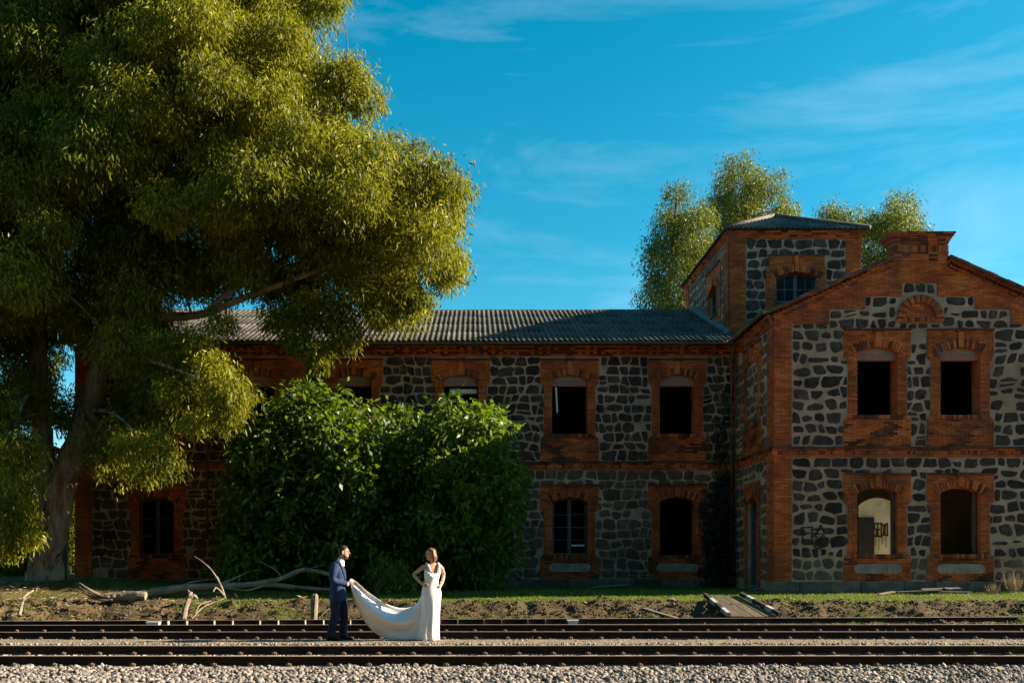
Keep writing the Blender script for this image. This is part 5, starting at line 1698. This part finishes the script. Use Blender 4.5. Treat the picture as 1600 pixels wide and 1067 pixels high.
# ------------------------------------------------------------------ fallen wood, posts, boards, ramp
random.seed(51)
def wood(name, label, paths, cat='log', group=None, matl=None, n=8, wob=.12):
    p0 = Vector(paths[0][0][0])
    base = Vector((p0.x, p0.y, gz(p0.x, p0.y)))
    if len(paths) == 1:
        mb = MB(); limb(mb, paths[0][0], paths[0][1], paths[0][2], n, 4, wob, 3)
        return mb.single(name, matl or M_DEADWOOD, base, label, cat, group, smooth=False)
    t = thing(name, label, cat, base, group)
    for i, (pts, r0, r1) in enumerate(paths):
        mb = MB(); limb(mb, pts, r0, r1, n, 4, wob, i + 3)
        mb.build('trunk' if i == 0 else 'branch', matl or M_DEADWOOD, t)
    return t
E = PT
# split log with torn bark
lg = thing('fallen_log', 'pale split log with torn bark lying on the bank', 'log', (PX(180, 24.2), 24.2, gz(PX(180, 24.2), 24.2)))
mb = MB(); limb(mb, [E(172, 934, 24.2), E(195, 931, 24.2), E(215, 930, 24.15), E(228, 931, 24.15)], .135, .11, 11, 4, .07, 2); mb.build('log_core', M_DEADWOOD, lg)
for k, (dy, sp) in enumerate(((0, 0), (5, .08), (9, -.06))):
    mb = MB(); limb(mb, [E(182, 932 + dy * .4, 24.15), E(165, 932 + dy * .6, 24.1 + sp), E(145, 924 + dy, 24.15 + sp), E(124, 910 + dy * 1.3, 24.2 + sp)], .10 - .02 * k, .012, 6, 4, .25, k); mb.build('torn_bark', M_TWIG if k else M_DEADWOOD, lg)
# big bleached branch in the shade
wood('fallen_branch', 'long bleached branch with forked limbs lying below the dark wall', [
    ([E(232, 926, 25.4), E(290, 918, 25.6), E(340, 916, 25.8), E(400, 912, 26), E(440, 903, 26.2), E(475, 890, 26.4), E(520, 898, 26.6)], .12, .05),
    ([E(400, 912, 26), E(430, 914, 26.2), E(470, 918, 26.3), E(515, 921, 26.4)], .09, .05),
    ([E(330, 918, 25.8), E(355, 908, 25.9), E(390, 892, 26.2)], .05, .015),
    ([E(275, 919, 25.5), E(300, 909, 25.8), E(345, 903, 26)], .04, .012),
    ([E(350, 917, 25.8), E(385, 922, 25.4), E(420, 912, 25.6)], .045, .015),
    ([E(440, 903, 26.2), E(430, 890, 26), E(405, 876, 25.8)], .03, .008),
    ([E(470, 891, 26.4), E(490, 886, 26.2), E(508, 882, 26)], .025, .006)], 'branch')
wood('upright_stick', 'thin forked stick standing up from the dead branches', [
    ([E(352, 935, 24.6), E(344, 912, 24.65), E(330, 890, 24.7), E(317, 878, 24.7), E(304, 869, 24.75)], .035, .010),
    ([E(345, 914, 24.65), E(340, 900, 24.7)], .016, .006), ([E(336, 898, 24.7), E(342, 908, 24.6)], .014, .006),
    ([E(350, 930, 24.6), E(338, 918, 24.5), E(333, 924, 24.4)], .03, .02)], 'stick')
wood('broken_stump', 'knobbly broken root stump leaning on the face of the bank', [
    ([E(287, 969, 22.95), E(290, 950, 23.1), E(295, 936, 23.3), E(298, 926, 23.5)], .075, .05),
    ([E(296, 934, 23.3), E(303, 930, 23.35), E(308, 935, 23.4)], .045, .03),
    ([E(297, 926, 23.5), E(293, 921, 23.5)], .03, .015)], 'stump', wob=.2)
for k, (a, b, c, lab) in enumerate((((300, 966, 23.0), (318, 948, 23.3), (350, 935, 23.8), 'pale bare stick slanting up the bank beside the stump'),
                               ((306, 958, 23.1), (312, 945, 23.3), (330, 938, 23.6), 'short pale stick propped between stump and long stick'))):
    wood('dry_stick', lab, [([E(*a), E(*b), E(*c)], .022, .010)], 'stick', n=6)
wood('broken_limb', 'pale crooked limb leaning on the bank below the eucalyptus', [
    ([E(30, 962, 22.9), E(34, 945, 23.2), E(38, 932, 23.5), E(52, 922, 24)], .05, .02), ([E(36, 938, 23.3), E(46, 931, 23.4)], .03, .012)], 'limb')
for k, (a, b, lab) in enumerate((((95, 972, 22.4), (126, 963, 22.7), 'thin pale stick beside the siding below the log'), ((155, 969, 22.5), (200, 966, 22.6), 'pale straight stick lying by the siding rail'),
                            ((500, 956, 23.2), (522, 940, 23.5), 'bent pale twig on the bank next to the old post'))):
    a, b = E(*a), E(*b); m_ = (a + b) / 2
    a.z = gz(a.x, a.y) + .02; b.z = gz(b.x, b.y) + .03; m_.z = gz(m_.x, m_.y) + .07
    wood('dry_stick', lab, [([a, m_, b], .014, .007)], 'stick', n=5)
# weathered post
mb = MB(); x, y = PX(490, 23.0), 23.0
rings = []
for i, (z, s_, dx) in enumerate(((gz(x, y) - .1, 1, 0), (.25, .97, .01), (.45, 1.0, .02), (.64, .93, .035), (.67, .6, .04))):
    rings.append([(x + dx + s_ * .085 * math.cos(k * math.pi / 4 + .3) * (1 + .1 * math.sin(k * 3 + i)), y + s_ * .085 * math.sin(k * math.pi / 4 + .3), z + (.03 * math.sin(k * 2.2) if i == 4 else 0)) for k in range(8)])
mb.loft(rings); mb.single('wooden_post', M_DEADWOOD, (x, y, gz(x, y)), 'short weathered wooden post standing at the foot of the bank', 'post')
# boards by the plinth
def board(name, px0, py0, px1, py1, D, wd, th, label, matl, group, tilt=0.0, dy=0.0):
    a, b = E(px0, py0, D), E(px1, py1, D + dy)
    a.z = max(a.z, gz(a.x, a.y) + th / 2); b.z = max(b.z, gz(b.x, b.y) + th / 2)
    d = (b - a); c = (a + b) / 2; u = d.normalized(); s_ = Vector((0, 0, 1)).cross(u).normalized(); n = u.cross(s_)
    s_ = s_ * math.cos(tilt) + n * math.sin(tilt); n = u.cross(s_)
    mb = MB(); mb.obox(c, u * d.length / 2, s_ * wd / 2, n * th / 2)
    o = mb.single(name, matl, (c.x, c.y, gz(c.x, c.y)), label, 'board', group)
    bv = o.modifiers.new('b', 'BEVEL'); bv.width = .006; bv.segments = 1
G = 'old boards lying by the wing plinth'
board('plank', 1400, 925, 1470, 922, 26.3, .2, .04, 'long dark plank lying flat on the grass below the right window', M_BOARD, G)
board('plank', 1440, 921, 1500, 919, 26.5, .16, .04, 'grey plank resting on the board pile against the wing plinth', M_BOARD, G, .2)
board('plank', 1452, 924, 1515, 925, 26.35, .18, .04, 'short dark plank at the end of the board pile', M_BOARD, G, -.1, .2)
board('plank', 1475, 919, 1492, 921, 26.4, .1, .05, 'broken grey offcut on top of the board pile', M_BOARD, G, .3, .1)
board('plank', 1372, 928, 1397, 924, 26.0, .12, .03, 'pale splintered board end pointing out over the grass', M_DEADWOOD, G, .1, .3)
G = 'pale blue boards by the side door'
board('blue_board', 1160, 919, 1190, 913, 28.4, .14, .03, 'pale blue board lying in front of the side door', M_BOARDB, G, .1, .6)
board('blue_board', 1178, 920, 1204, 916, 27.9, .12, .03, 'pale blue board leaning across another near the wing corner', M_BOARDB, G, .35, .4)
board('blue_board', 925, 917, 980, 913, 30.2, .12, .03, 'faded blue lath lying along the foot of the main wall', M_BOARDB, G, .1, .1)
mb = MB(); c = E(1048, 932, 24.6); c.z = gz(c.x, c.y)
mb.tube([c + Vector((-.12, 0, .02)), c + Vector((-.05, 0, .05)), c + Vector((.06, .02, .06)), c + Vector((.14, 0, .02))], [.02, .04, .045, .02], 7, wob=.2)
mb.single('pale_stone', M_DEADWOOD, c, 'small pale stone lying on the sunlit grass before the main wall', 'stone')
# timber crossing ramp with black and white kerbs
rm = thing('crossing_ramp', 'timber trolley ramp with black and white kerbs cut into the bank', 'ramp', (6.7, 23.4, .1))
A0, A1 = Vector((PX(1143, 22.75), 22.75, .14)), Vector((PX(1214, 22.75), 22.75, .14))
B0, B1 = Vector((PX(1106, 24.3), 24.3, .56)), Vector((PX(1153, 24.3), 24.3, .58))
for k in range(4):
    t0, t1 = (k + .04) / 4, (k + .96) / 4
    q = [A0.lerp(A1, t0), A0.lerp(A1, t1), B0.lerp(B1, t1), B0.lerp(B1, t0)]
    dn = Vector((0, 0, .07)); e = Vector((0, 0, random.uniform(-.012, .012)))
    mb = MB(); mb.hexa([p - dn + e for p in q] + [p + e for p in q]); mb.build('plank', M_PLANK, rm)
for (a, b, cols_) in ((A0, B0, (1, 0, 1, 0)), (A1, B1, (0, 1, 0, 0, 1, 0))):
    n = len(cols_); d = (b - a).normalized(); s_ = d.cross(Vector((0, 0, 1))).normalized(); up = s_.cross(d)
    for k, cc in enumerate(cols_[::-1] if a is A1 else cols_):
        c = a.lerp(b, (k + .5) / n)
        mb = MB(); mb.obox(c + up * .06 + s_ * (.08 if a is A1 else -.08), d * ((b - a).length / n / 2 - .004), s_ * .05, up * .05)
        mb.build('kerb_block', M_KERBW if cc else M_TAR, rm, label='white painted kerb block' if cc else 'black painted kerb block')
mb = MB(); a, b = E(1005, 948, 23.6), E(1060, 960, 23.0); a.z = gz(a.x, a.y) + .02; b.z = gz(b.x, b.y) + .03
u = (b - a).normalized(); s_ = Vector((0, 0, 1)).cross(u).normalized(); n = u.cross(s_)
mb.obox((a + b) / 2, u * (b - a).length / 2, s_ * .09, n * .035); mb.single('old_sleeper', M_BOARD, ((a + b) / 2), 'dark old timber half sunk in the bank left of the ramp', 'timber')
# ------------------------------------------------------------------ the couple
def cloth_mat(name, col, rough=.8, sheen=.2, scale=60):
    m, t, b = nodes_of(name)
    tc = N(t, 'ShaderNodeTexCoord'); nz = N(t, 'ShaderNodeTexNoise', Scale=scale, Detail=3)
    t.links.new(tc.outputs['Object'], nz.inputs['Vector'])
    rp = ramp(t, [(.3, mul(col, .88)), (.7, mul(col, 1.1))])
    t.links.new(nz.outputs[0], rp.inputs[0]); t.links.new(rp.outputs[0], b.inputs['Base Color'])
    b.inputs['Roughness'].default_value = rough
    b.inputs['Specular IOR Level'].default_value = .25
    b.inputs['Sheen Weight'].default_value = sheen
    return m
M_SUIT = cloth_mat('navy_suit_cloth', (.014, .030, .085), sheen=0)
M_TROU = cloth_mat('dark_navy_trouser_cloth', (.008, .015, .040), sheen=0)
M_SHIRT = cloth_mat('white_shirt_cloth', (.78, .76, .76))
M_DRESS = cloth_mat('white_satin', (.80, .77, .76), .5, .1)
M_SKIN = cloth_mat('skin', (.52, .29, .19), .55, .0, 40)
M_SKINM = cloth_mat('tanned_skin', (.48, .26, .17), .55, .0, 40)
M_HAIRM = cloth_mat('dark_hair', (.035, .022, .016), .6, 0, 90)
M_BEARD = cloth_mat('brown_beard', (.09, .048, .03), .7, 0, 90)
M_HAIRF = cloth_mat('brown_hair', (.16, .070, .030), .45, 0, 90)
M_SHOE = cloth_mat('black_leather', (.012, .011, .012), .35, 0)
M_EYE = cloth_mat('dark_eye', (.02, .012, .01), .3, 0)
M_LIP = cloth_mat('lips', (.42, .13, .11), .5, 0)

def ering(c, f, b, wv, n=18, yaw=0.0):
    """horizontal ring: reaches f in front (+x), b behind, w to either side; turned by yaw about its centre"""
    o = []
    for k in range(n):
        a = 2 * math.pi * k / n
        x = math.cos(a) * (f if math.cos(a) > 0 else b); y = math.sin(a) * wv
        o.append((c[0] + x * math.cos(yaw) - y * math.sin(yaw), c[1] + x * math.sin(yaw) + y * math.cos(yaw), c[2]))
    return o
def bent(P, r, n=10, sub=4):
    """limb through joints P with radius per joint"""
    pts = bez(P, sub); m = len(pts); k = len(P) - 1
    rad = []
    for i in range(m):
        t = i / (m - 1) * k; j = min(k - 1, int(t)); rad.append(r[j] + (r[j + 1] - r[j]) * (t - j))
    return pts, rad
def put_limb(mb, P, r, n=10, sub=4, sy=1.0):
    pts, rad = bent(P, r, n, sub); mb.tube(pts, rad, n, sy=sy)
HEAD = [(-.128, .040, -.010, .032), (-.108, .078, .022, .050), (-.085, .086, .042, .058), (-.055, .088, .062, .066), (-.02, .090, .084, .072), (.02, .086, .096, .075), (.05, .092, .100, .076), (.085, .078, .090, .069), (.11, .045, .062, .048), (.124, .012, .022, .016)]
def head(mb, c, yaw, s=1.0):
    c = Vector(c)
    mb.loft([ering(c + Vector((0, 0, z * s)), f * s, b * s, w_ * s, 20, yaw) for z, f, b, w_ in HEAD])
    fx = Vector((math.cos(yaw), math.sin(yaw), 0)); sd = Vector((-math.sin(yaw), math.cos(yaw), 0)); up = Vector((0, 0, 1))
    mb.tube([c + fx * .084 * s + up * .025 * s, c + fx * .100 * s + up * .0 * s, c + fx * .112 * s - up * .022 * s, c + fx * .088 * s - up * .034 * s], [.009 * s, .012 * s, .015 * s, .010 * s], 8)   # nose
    mb.tube([c + fx * .080 * s + sd * -.045 * s + up * .030 * s, c + fx * .092 * s + up * .034 * s, c + fx * .080 * s + sd * .045 * s + up * .030 * s], .009 * s, 6)   # brow
    mb.tube([c + fx * .078 * s + sd * -.022 * s - up * .060 * s, c + fx * .093 * s - up * .060 * s, c + fx * .078 * s + sd * .022 * s - up * .060 * s], .009 * s, 6)     # mouth
    for g in (-1, 1):
        e = c + sd * g * .076 * s - fx * .008 * s
        mb.tube([e - up * .032 * s, e + sd * g * .012 * s - fx * .006 * s, e + up * .03 * s], [.010 * s, .014 * s, .012 * s], 7)
def head_extras(parent, c, yaw, s=1.0, lips=False):
    c = Vector(c); fx = Vector((math.cos(yaw), math.sin(yaw), 0)); sd = Vector((-math.sin(yaw), math.cos(yaw), 0)); up = Vector((0, 0, 1))
    for g in (-1, 1):
        e = c + fx * .084 * s + sd * g * .031 * s + up * .010 * s
        mb = MB(); mb.tube([e - sd * .012 * s, e, e + sd * .012 * s], [.003, .008 * s, .003], 7); mb.build('eye', M_EYE, parent, smooth=True)
    if lips:
        mb = MB(); e = c + fx * .091 * s - up * .062 * s; mb.tube([e - sd * .02 * s - fx * .008, e + fx * .003, e + sd * .02 * s - fx * .008], [.003, .0085 * s, .003], 7); mb.build('lips', M_LIP, parent, smooth=True)
def hand(mb, wrist, F, S, Pn, s=1.0, curl=1.0, thumb=1):
    """palm, four unequal jointed fingers and a thumb leaving the side of the palm; F forward, S across the knuckles, Pn out of the palm"""
    wrist = Vector(wrist); F, S, Pn = Vector(F).normalized(), Vector(S).normalized(), Vector(Pn).normalized()
    rings = []
    for t, hw, hh in ((0, .026, .019), (.03, .034, .018), (.06, .040, .016), (.085, .041, .014), (.095, .036, .010)):
        c = wrist + F * t * s
        rings.append([c + S * math.cos(a) * hw * s + Pn * math.sin(a) * hh * s for a in [2 * math.pi * k / 12 for k in range(12)]])
    mb.loft(rings)
    for k, (ofs, ln) in enumerate(((.031, .072), (.0105, .082), (-.0105, .077), (-.031, .060))):
        a = wrist + F * .088 * s + S * ofs * s * thumb
        pts = [a]; ang = .25 * curl; d = F
        for seg in (.45, .32, .25):
            ang += .42 * curl
            pts.append(pts[-1] + (F * math.cos(ang) + Pn * math.sin(ang)) * ln * seg * s)
        mb.tube(pts, [.0095 * s, .0092 * s, .0085 * s, .007 * s], 7)
    b = wrist + F * .028 * s + S * .034 * s * thumb
    mb.tube([b, b + (F * .6 + S * .7 * thumb + Pn * .3).normalized() * .032 * s, b + (F * .6 + S * .7 * thumb + Pn * .3).normalized() * .032 * s + (F * .9 + S * .1 * thumb + Pn * .5 * curl).normalized() * .035 * s,
             b + (F * .6 + S * .7 * thumb + Pn * .3).normalized() * .032 * s + (F * .9 + Pn * .6 * curl).normalized() * .058 * s], [.013 * s, .0115 * s, .010 * s, .008 * s], 7)
def finish(mb, name, matl, parent, voxel=.008, it=4, label=None):
    o = mb.build(name, matl, parent, label=label)
    remesh_obj(o, voxel, it)
    return o

DP = 17.7
# ---- groom, in profile facing right
GX = PX(531, DP)
gm = thing('person', 'man in navy blue suit standing in profile holding the white train', 'person', (GX, DP, gz(GX, DP)))
G0 = Vector((GX, DP, 0.0))
g = lambda x, y, z: G0 + Vector((x, y, z))
HC = g(.072, 0, 1.655)
mb = MB()
head(mb, HC, 0.0, 1.0)
put_limb(mb, [g(-.03, 0, 1.40), g(.0, 0, 1.49), g(.045, 0, 1.56), g(.06, 0, 1.60)], [.08, .066, .058, .056], 12)
mb.loft([ering(g(x, 0, z), f, b, wv) for x, z, f, b, wv in ((-.03, .84, .10, .12, .15), (-.03, 1.0, .10, .11, .15), (-.035, 1.2, .11, .11, .16), (-.04, 1.36, .10, .10, .165), (-.04, 1.44, .06, .06, .12))])
for s_ in (-1, 1):
    put_limb(mb, [g(-.05, s_ * .15, 1.40), g(-.085, s_ * .215, 1.28), g(-.10, s_ * .225, 1.165), g(.03, s_ * .15, 1.10), g(.15, s_ * .065, 1.065)], [.05, .045, .04, .036, .027], 10)
    hx = .10 * s_
    put_limb(mb, [g(-.03, s_ * .09, .92), g(-.02 + hx * .5, s_ * .095, .70), g(-.015 + hx * .6, s_ * .10, .48), g(-.045 + hx * .9, s_ * .10, .28), g(-.07 + hx * 1.0, s_ * .10, .08)], [.08, .072, .055, .05, .04], 10)
    hand(mb, g(.148, s_ * .062, 1.066), (1, -s_ * .25, .12), (0.0, 0.2 * s_, 1.0), (.05, -s_, 0), 1.0, 1.15, 1)
body = finish(mb, 'body', M_SKINM, gm, .0055, 3)
head_extras(gm, HC, 0.0)
# hair cap, short sides, and beard
mb = MB()
mb.loft([ering(HC + Vector((dx, 0, z)), f, b, wv, 20) for dx, z, f, b, wv in ((-.035, -.045, .015, .058, .060), (-.03, -.01, .035, .062, .0755), (-.025, .03, .06, .080, .080), (-.01, .055, .085, .097, .0815), (-.005, .09, .088, .094, .0765), (0, .118, .060, .070, .056), (0, .138, .02, .03, .02))])
finish(mb, 'hair', M_HAIRM, gm, .006, 2)
mb = MB()
mb.loft([ering(HC + Vector((0.012, 0, z)), f, b, wv, 20) for z, f, b, wv in ((-.136, .030, .0, .030), (-.115, .067, .01, .051), (-.09, .0755, .015, .0610), (-.055, .066, .012, .0675), (-.025, .030, .010, .0725))])
finish(mb, 'beard', M_BEARD, gm, .006, 1)
# shirt collar and front
mb = MB()
mb.loft([ering(g(x, 0, z), f, b, wv) for x, z, f, b, wv in ((-.015, 1.40, .105, .06, .10), (.0, 1.47, .085, .07, .082), (.012, 1.515, .070, .066, .070), (.022, 1.545, .064, .060, .064))])
finish(mb, 'shirt', M_SHIRT, gm, .008, 2)
# jacket with sleeves
mb = MB()
mb.loft([ering(g(x, 0, z), f, b, wv, 22) for x, z, f, b, wv in ((-.035, .755, .160, .165, .225), (-.035, .80, .160, .165, .225), (-.035, .92, .155, .165, .215), (-.04, 1.06, .145, .140, .185), (-.04, 1.18, .150, .138, .195), (-.045, 1.30, .152, .135, .215), (-.055, 1.40, .118, .120, .215), (-.055, 1.445, .085, .105, .175), (-.045, 1.485, .050, .085, .10), (-.035, 1.50, .03, .07, .07))])
for s_ in (-1, 1):
    put_limb(mb, [g(-.055, s_ * .16, 1.41), g(-.085, s_ * .225, 1.29), g(-.105, s_ * .235, 1.17), g(-.06, s_ * .205, 1.115), g(.03, s_ * .15, 1.09), g(.145, s_ * .07, 1.062)], [.082, .075, .066, .064, .056, .047], 12)
jk = finish(mb, 'jacket', M_SUIT, gm, .009, 4)
for s_ in (-1, 1):                         # lapels and pocket flaps
    l = MB()
    pts = [g(-.005, s_ * .085, 1.50), g(.05, s_ * .098, 1.42), g(.092, s_ * .085, 1.30), g(.108, s_ * .045, 1.17), g(.108, s_ * .02, 1.10)]
    for a, b, w0, w1 in zip(pts, pts[1:], (.03, .05, .055, .03), (.05, .055, .03, .012)):
        nn = Vector((.55, s_ * .83, 0))
        l.hexa([a + nn * .0, b + nn * .0, b + Vector((-.3, s_ * .9, 0)) * w1, a + Vector((-.3, s_ * .9, 0)) * w0, a + nn * .012, b + nn * .012, b + Vector((-.3, s_ * .9, 0)) * w1 + nn * .012, a + Vector((-.3, s_ * .9, 0)) * w0 + nn * .012])
    l.build('lapel', M_TROU, jk)
    c_ = MB(); put_limb(c_, [g(.128, s_ * .082, 1.065), g(.158, s_ * .062, 1.065)], [.036, .034], 12, 2); c_.build('shirt_cuff', M_SHIRT, gm, smooth=True)
# trousers
mb = MB()
mb.loft([ering(g(-.03, 0, z), f, b, wv, 20) for z, f, b, wv in ((.78, .125, .135, .175), (.90, .125, .14, .185), (1.02, .115, .115, .165))])
for s_ in (-1, 1):
    hx = .10 * s_
    put_limb(mb, [g(-.03, s_ * .088, .90), g(-.02 + hx * .5, s_ * .095, .70), g(-.010 + hx * .65, s_ * .10, .48), g(-.035 + hx * .9, s_ * .10, .28), g(-.06 + hx * 1.0, s_ * .10, .075)], [.115, .105, .086, .078, .082], 14)
finish(mb, 'trousers', M_TROU, gm, .009, 3)
for s_ in (-1, 1):
    x0 = -.06 + .10 * s_
    zf = gz(G0.x + x0, DP) - 0.0
    mb = MB(); yc = s_ * .10; o_ = -s_ * .0
    rings = []
    for x, hw, h in ((-.075, .026, .06), (-.06, .036, .085), (-.01, .038, .10), (.06, .043, .085), (.13, .048, .062), (.185, .040, .045), (.21, .018, .03)):
        rings.append([(G0.x + x0 + x, DP + yc + math.cos(a) * hw, zf + (h / 2) + math.sin(a) * h / 2 * (1 if math.sin(a) > 0 else 1)) for a in [2 * math.pi * k / 10 for k in range(10)]])
    mb.loft(rings); mb.build('shoe', M_SHOE, gm, smooth=True)

# ---- bride, chest to the camera, face turned to the groom
BX = PX(674, DP)
br = thing('person', 'woman in long white sleeveless dress with hands on her hips', 'person', (BX, DP, gz(BX, DP)))
B0 = Vector((BX, DP, 0.0))
b = lambda x, y, z: B0 + Vector((x, y, z))
YAW = -math.pi / 2 + R(20)                # torso front, turned a little to the right
HB, HYAW = b(-.012, -.015, 1.622), math.pi + R(28)
mb = MB()
head(mb, HB, HYAW, .93)
put_limb(mb, [b(.03, .02, 1.38), b(.03, .015, 1.45), b(.018, .01, 1.51), b(.0, .0, 1.56)], [.07, .048, .044, .045], 12)
T = [(0, .88, .09, .10, .145), (0, .98, .08, .09, .135), (.0, 1.10, .085, .085, .115), (.01, 1.20, .10, .085, .128), (.018, 1.28, .115, .085, .138), (.022, 1.36, .085, .08, .145), (.025, 1.415, .055, .06, .14), (.028, 1.45, .045, .05, .075)]
mb.loft([ering(b(x, .01, z), f, k, wv, 20, YAW) for x, z, f, k, wv in T])
put_limb(mb, [b(-.095, -.02, 1.405), b(-.165, -.02, 1.37), b(-.26, .0, 1.30), b(-.325, .02, 1.245), b(-.27, -.03, 1.165), b(-.185, -.085, 1.075)], [.05, .046, .038, .035, .034, .024], 10)
put_limb(mb, [b(.13, .05, 1.405), b(.185, .085, 1.36), b(.215, .15, 1.28), b(.225, .20, 1.235), b(.215, .15, 1.15), b(.195, .06, 1.06)], [.05, .045, .038, .034, .033, .024], 10)
hand(mb, b(-.188, -.083, 1.078), (.80, -.30, -.35), (.25, -.2, .95), (.35, .9, .1), .9, .35, 1)
hand(mb, b(.196, .062, 1.062), (-.15, -.85, -.35), (0, -.2, .95), (-.95, .1, .1), .9, .35, 1)
for s_ in (-1, 1): put_limb(mb, [b(s_ * .08, 0, .90), b(s_ * .08, 0, .5), b(s_ * .07, 0, .08)], [.075, .055, .04], 10)
finish(mb, 'body', M_SKIN, br, .0055, 3)
head_extras(br, HB, HYAW, .93, lips=True)
# wavy shoulder-length hair
mb = MB(); hf = Vector((math.cos(HYAW), math.sin(HYAW), 0)); hs = Vector((-math.sin(HYAW), math.cos(HYAW), 0))
mb.loft([ering(HB + hf * dx + Vector((0, 0, z)), f, k, wv, 20, HYAW) for dx, z, f, k, wv in ((-.045, -.02, .03, .07, .078), (-.035, .02, .06, .082, .084), (-.015, .055, .088, .092, .086), (-.01, .085, .085, .090, .078), (-.005, .108, .058, .066, .056), (0, .125, .02, .03, .02))])
rs = random.Random(4)
for k in range(15):
    a = R(-80 + 160 * k / 14)
    d = -hf * math.cos(a) + hs * math.sin(a)
    p0 = HB + d * .070 + Vector((0, 0, .06)); w_ = rs.uniform(-.02, .02)
    mb.tube(bez([p0, HB + d * .088 + Vector((0, 0, .0)), HB + d * (.094 + w_) + Vector((0, 0, -.06)), HB + d * (.088 - w_) - hf * .01 + Vector((0, 0, -.11)), HB + d * .085 - hf * .015 + Vector((0, 0, -.15 + rs.uniform(-.015, .02)))], 3), [.024] * 9 + [.02, .016, .010, .006], 7)
finish(mb, 'hair', M_HAIRF, br, .007, 1)
# dress: bodice with V neck, straps, straight skirt with folds
mb = MB(); SEC = [(-.055, .004, .155, .15, .195), (-.05, .10, .145, .14, .180), (-.035, .28, .135, .13, .168), (-.015, .48, .135, .13, .165), (-.005, .66, .135, .13, .172), (0, .80, .135, .138, .183), (0, .90, .128, .138, .186), (0, .99, .112, .118, .166), (0, 1.06, .100, .100, .138), (0, 1.11, .095, .095, .124), (.008, 1.19, .112, .095, .136), (.016, 1.26, .130, .095, .148), (.02, 1.31, .118, .093, .150), (.022, 1.355, .092, .090, .150)]
rings = []
for x, z, f, k, wv in SEC:
    R_ = ering(b(x, .01, z), f, k, wv, 44, YAW)
    out_ = []
    for i, p in enumerate(R_):
        a = 2 * math.pi * i / 44
        fold = .016 * sm(.95, .05, z) * (math.sin(a * 7 + z * 2.0) + .5 * math.sin(a * 11 + 1 + z * 3))
        c = b(x, .01, z); v = Vector(p) - c; v.z = 0
        q = c + v * (1 + fold / max(v.length, .01)); q.z = z
        if z > 1.3:                            # V neck in front, low at the back
            fr_ = max(0, math.cos(a)); q.z -= (.185 if z > 1.33 else .09) * fr_ ** 3; q.z -= .03 * max(0, -math.cos(a))
        out_.append(q)
    rings.append(out_)
mb.loft(rings, cap=False)
dr = mb.build('dress', M_DRESS, br, smooth=True)
sd_ = dr.modifiers.new('s', 'SOLIDIFY'); sd_.thickness = .008; sd_.offset = 1
fx = Vector((math.cos(YAW), math.sin(YAW), 0)); sx_ = Vector((-math.sin(YAW), math.cos(YAW), 0))
for s_ in (-1, 1):
    c = b(.022, .01, 0)
    pts = [c + sx_ * s_ * .075 + fx * .118 + Vector((0, 0, 1.30)), c + sx_ * s_ * .095 + fx * .100 + Vector((0, 0, 1.37)), c + sx_ * s_ * .108 + fx * .055 + Vector((0, 0, 1.43)), c + sx_ * s_ * .108 + Vector((0, 0, 1.452)), c + sx_ * s_ * .10 - fx * .055 + Vector((0, 0, 1.42)), c + sx_ * s_ * .085 - fx * .085 + Vector((0, 0, 1.34))]
    l = MB(); l.tube(bez(pts, 4), .021, 8); l.build('shoulder_strap', M_DRESS, dr, smooth=True)
# the train, lifted to the groom's hands
UPE = [(549, 906), (556, 908), (575, 925), (600, 942), (622, 950), (640, 949), (652, 941), (661, 922), (668, 905)]
LOE = [(548, 916), (553, 938), (561, 958), (573, 977), (590, 992), (610, 999), (632, 1000.5), (652, 1001), (672, 1001)]
U_ = bez([Vector((PX(a, DP), 0, PZ(c_, DP))) for a, c_ in UPE], 6); L_ = bez([Vector((PX(a, DP), 0, PZ(c_, DP))) for a, c_ in LOE], 6)
n = len(U_); mb = MB(); rows = []
for i in range(n):
    s_ = i / (n - 1); row = []
    for j in range(25):
        t = j / 24
        p = U_[i].lerp(L_[i], t)
        bulge = math.sin(math.pi * t)
        p.z -= .05 * bulge * math.sin(math.pi * s_) * (1 - s_)
        amp = .06 * math.sin(math.pi * min(1, s_ * 1.15)) + .012
        y = amp * (math.sin(t * 7.5 + s_ * 3.2) + .45 * math.sin(t * 15 - s_ * 5 + 1)) - .09 * bulge * math.sin(math.pi * s_) 
        y += (-.06) * (1 - s_) * (1 - 2 * t) * min(1, s_ * 5) + .16 * sm(.1, .5, s_) * (1 - t) * math.sin(math.pi * min(1, s_))
        y = y * (1 - sm(.86, 1, s_)) + (-.06 * sm(.86, 1, s_))
        p.y = DP + y
        p.z = max(p.z, gz(p.x, p.y) + .012)
        row.append(p)
    rows.append(row)
mb.loft(rows, close=False)
tr = mb.build('train', M_DRESS, br, smooth=True, label='long white train of the dress stretched out to the groom')
s2 = tr.modifiers.new('s', 'SOLIDIFY'); s2.thickness = .006; s2.offset = 0
# gathered bunch in his hands
mb = MB(); mb.tube(bez([g(.17, -.02, 1.03), g(.20, 0, 1.09), g(.215, .0, 1.115), g(.245, 0, 1.09)], 4), [.012, .02, .028, .035, .04, .042, .045, .045, .045, .045, .045, .04, .03], 10, wob=.15)
mb.build('gathered_train_end', M_DRESS, tr, smooth=True)
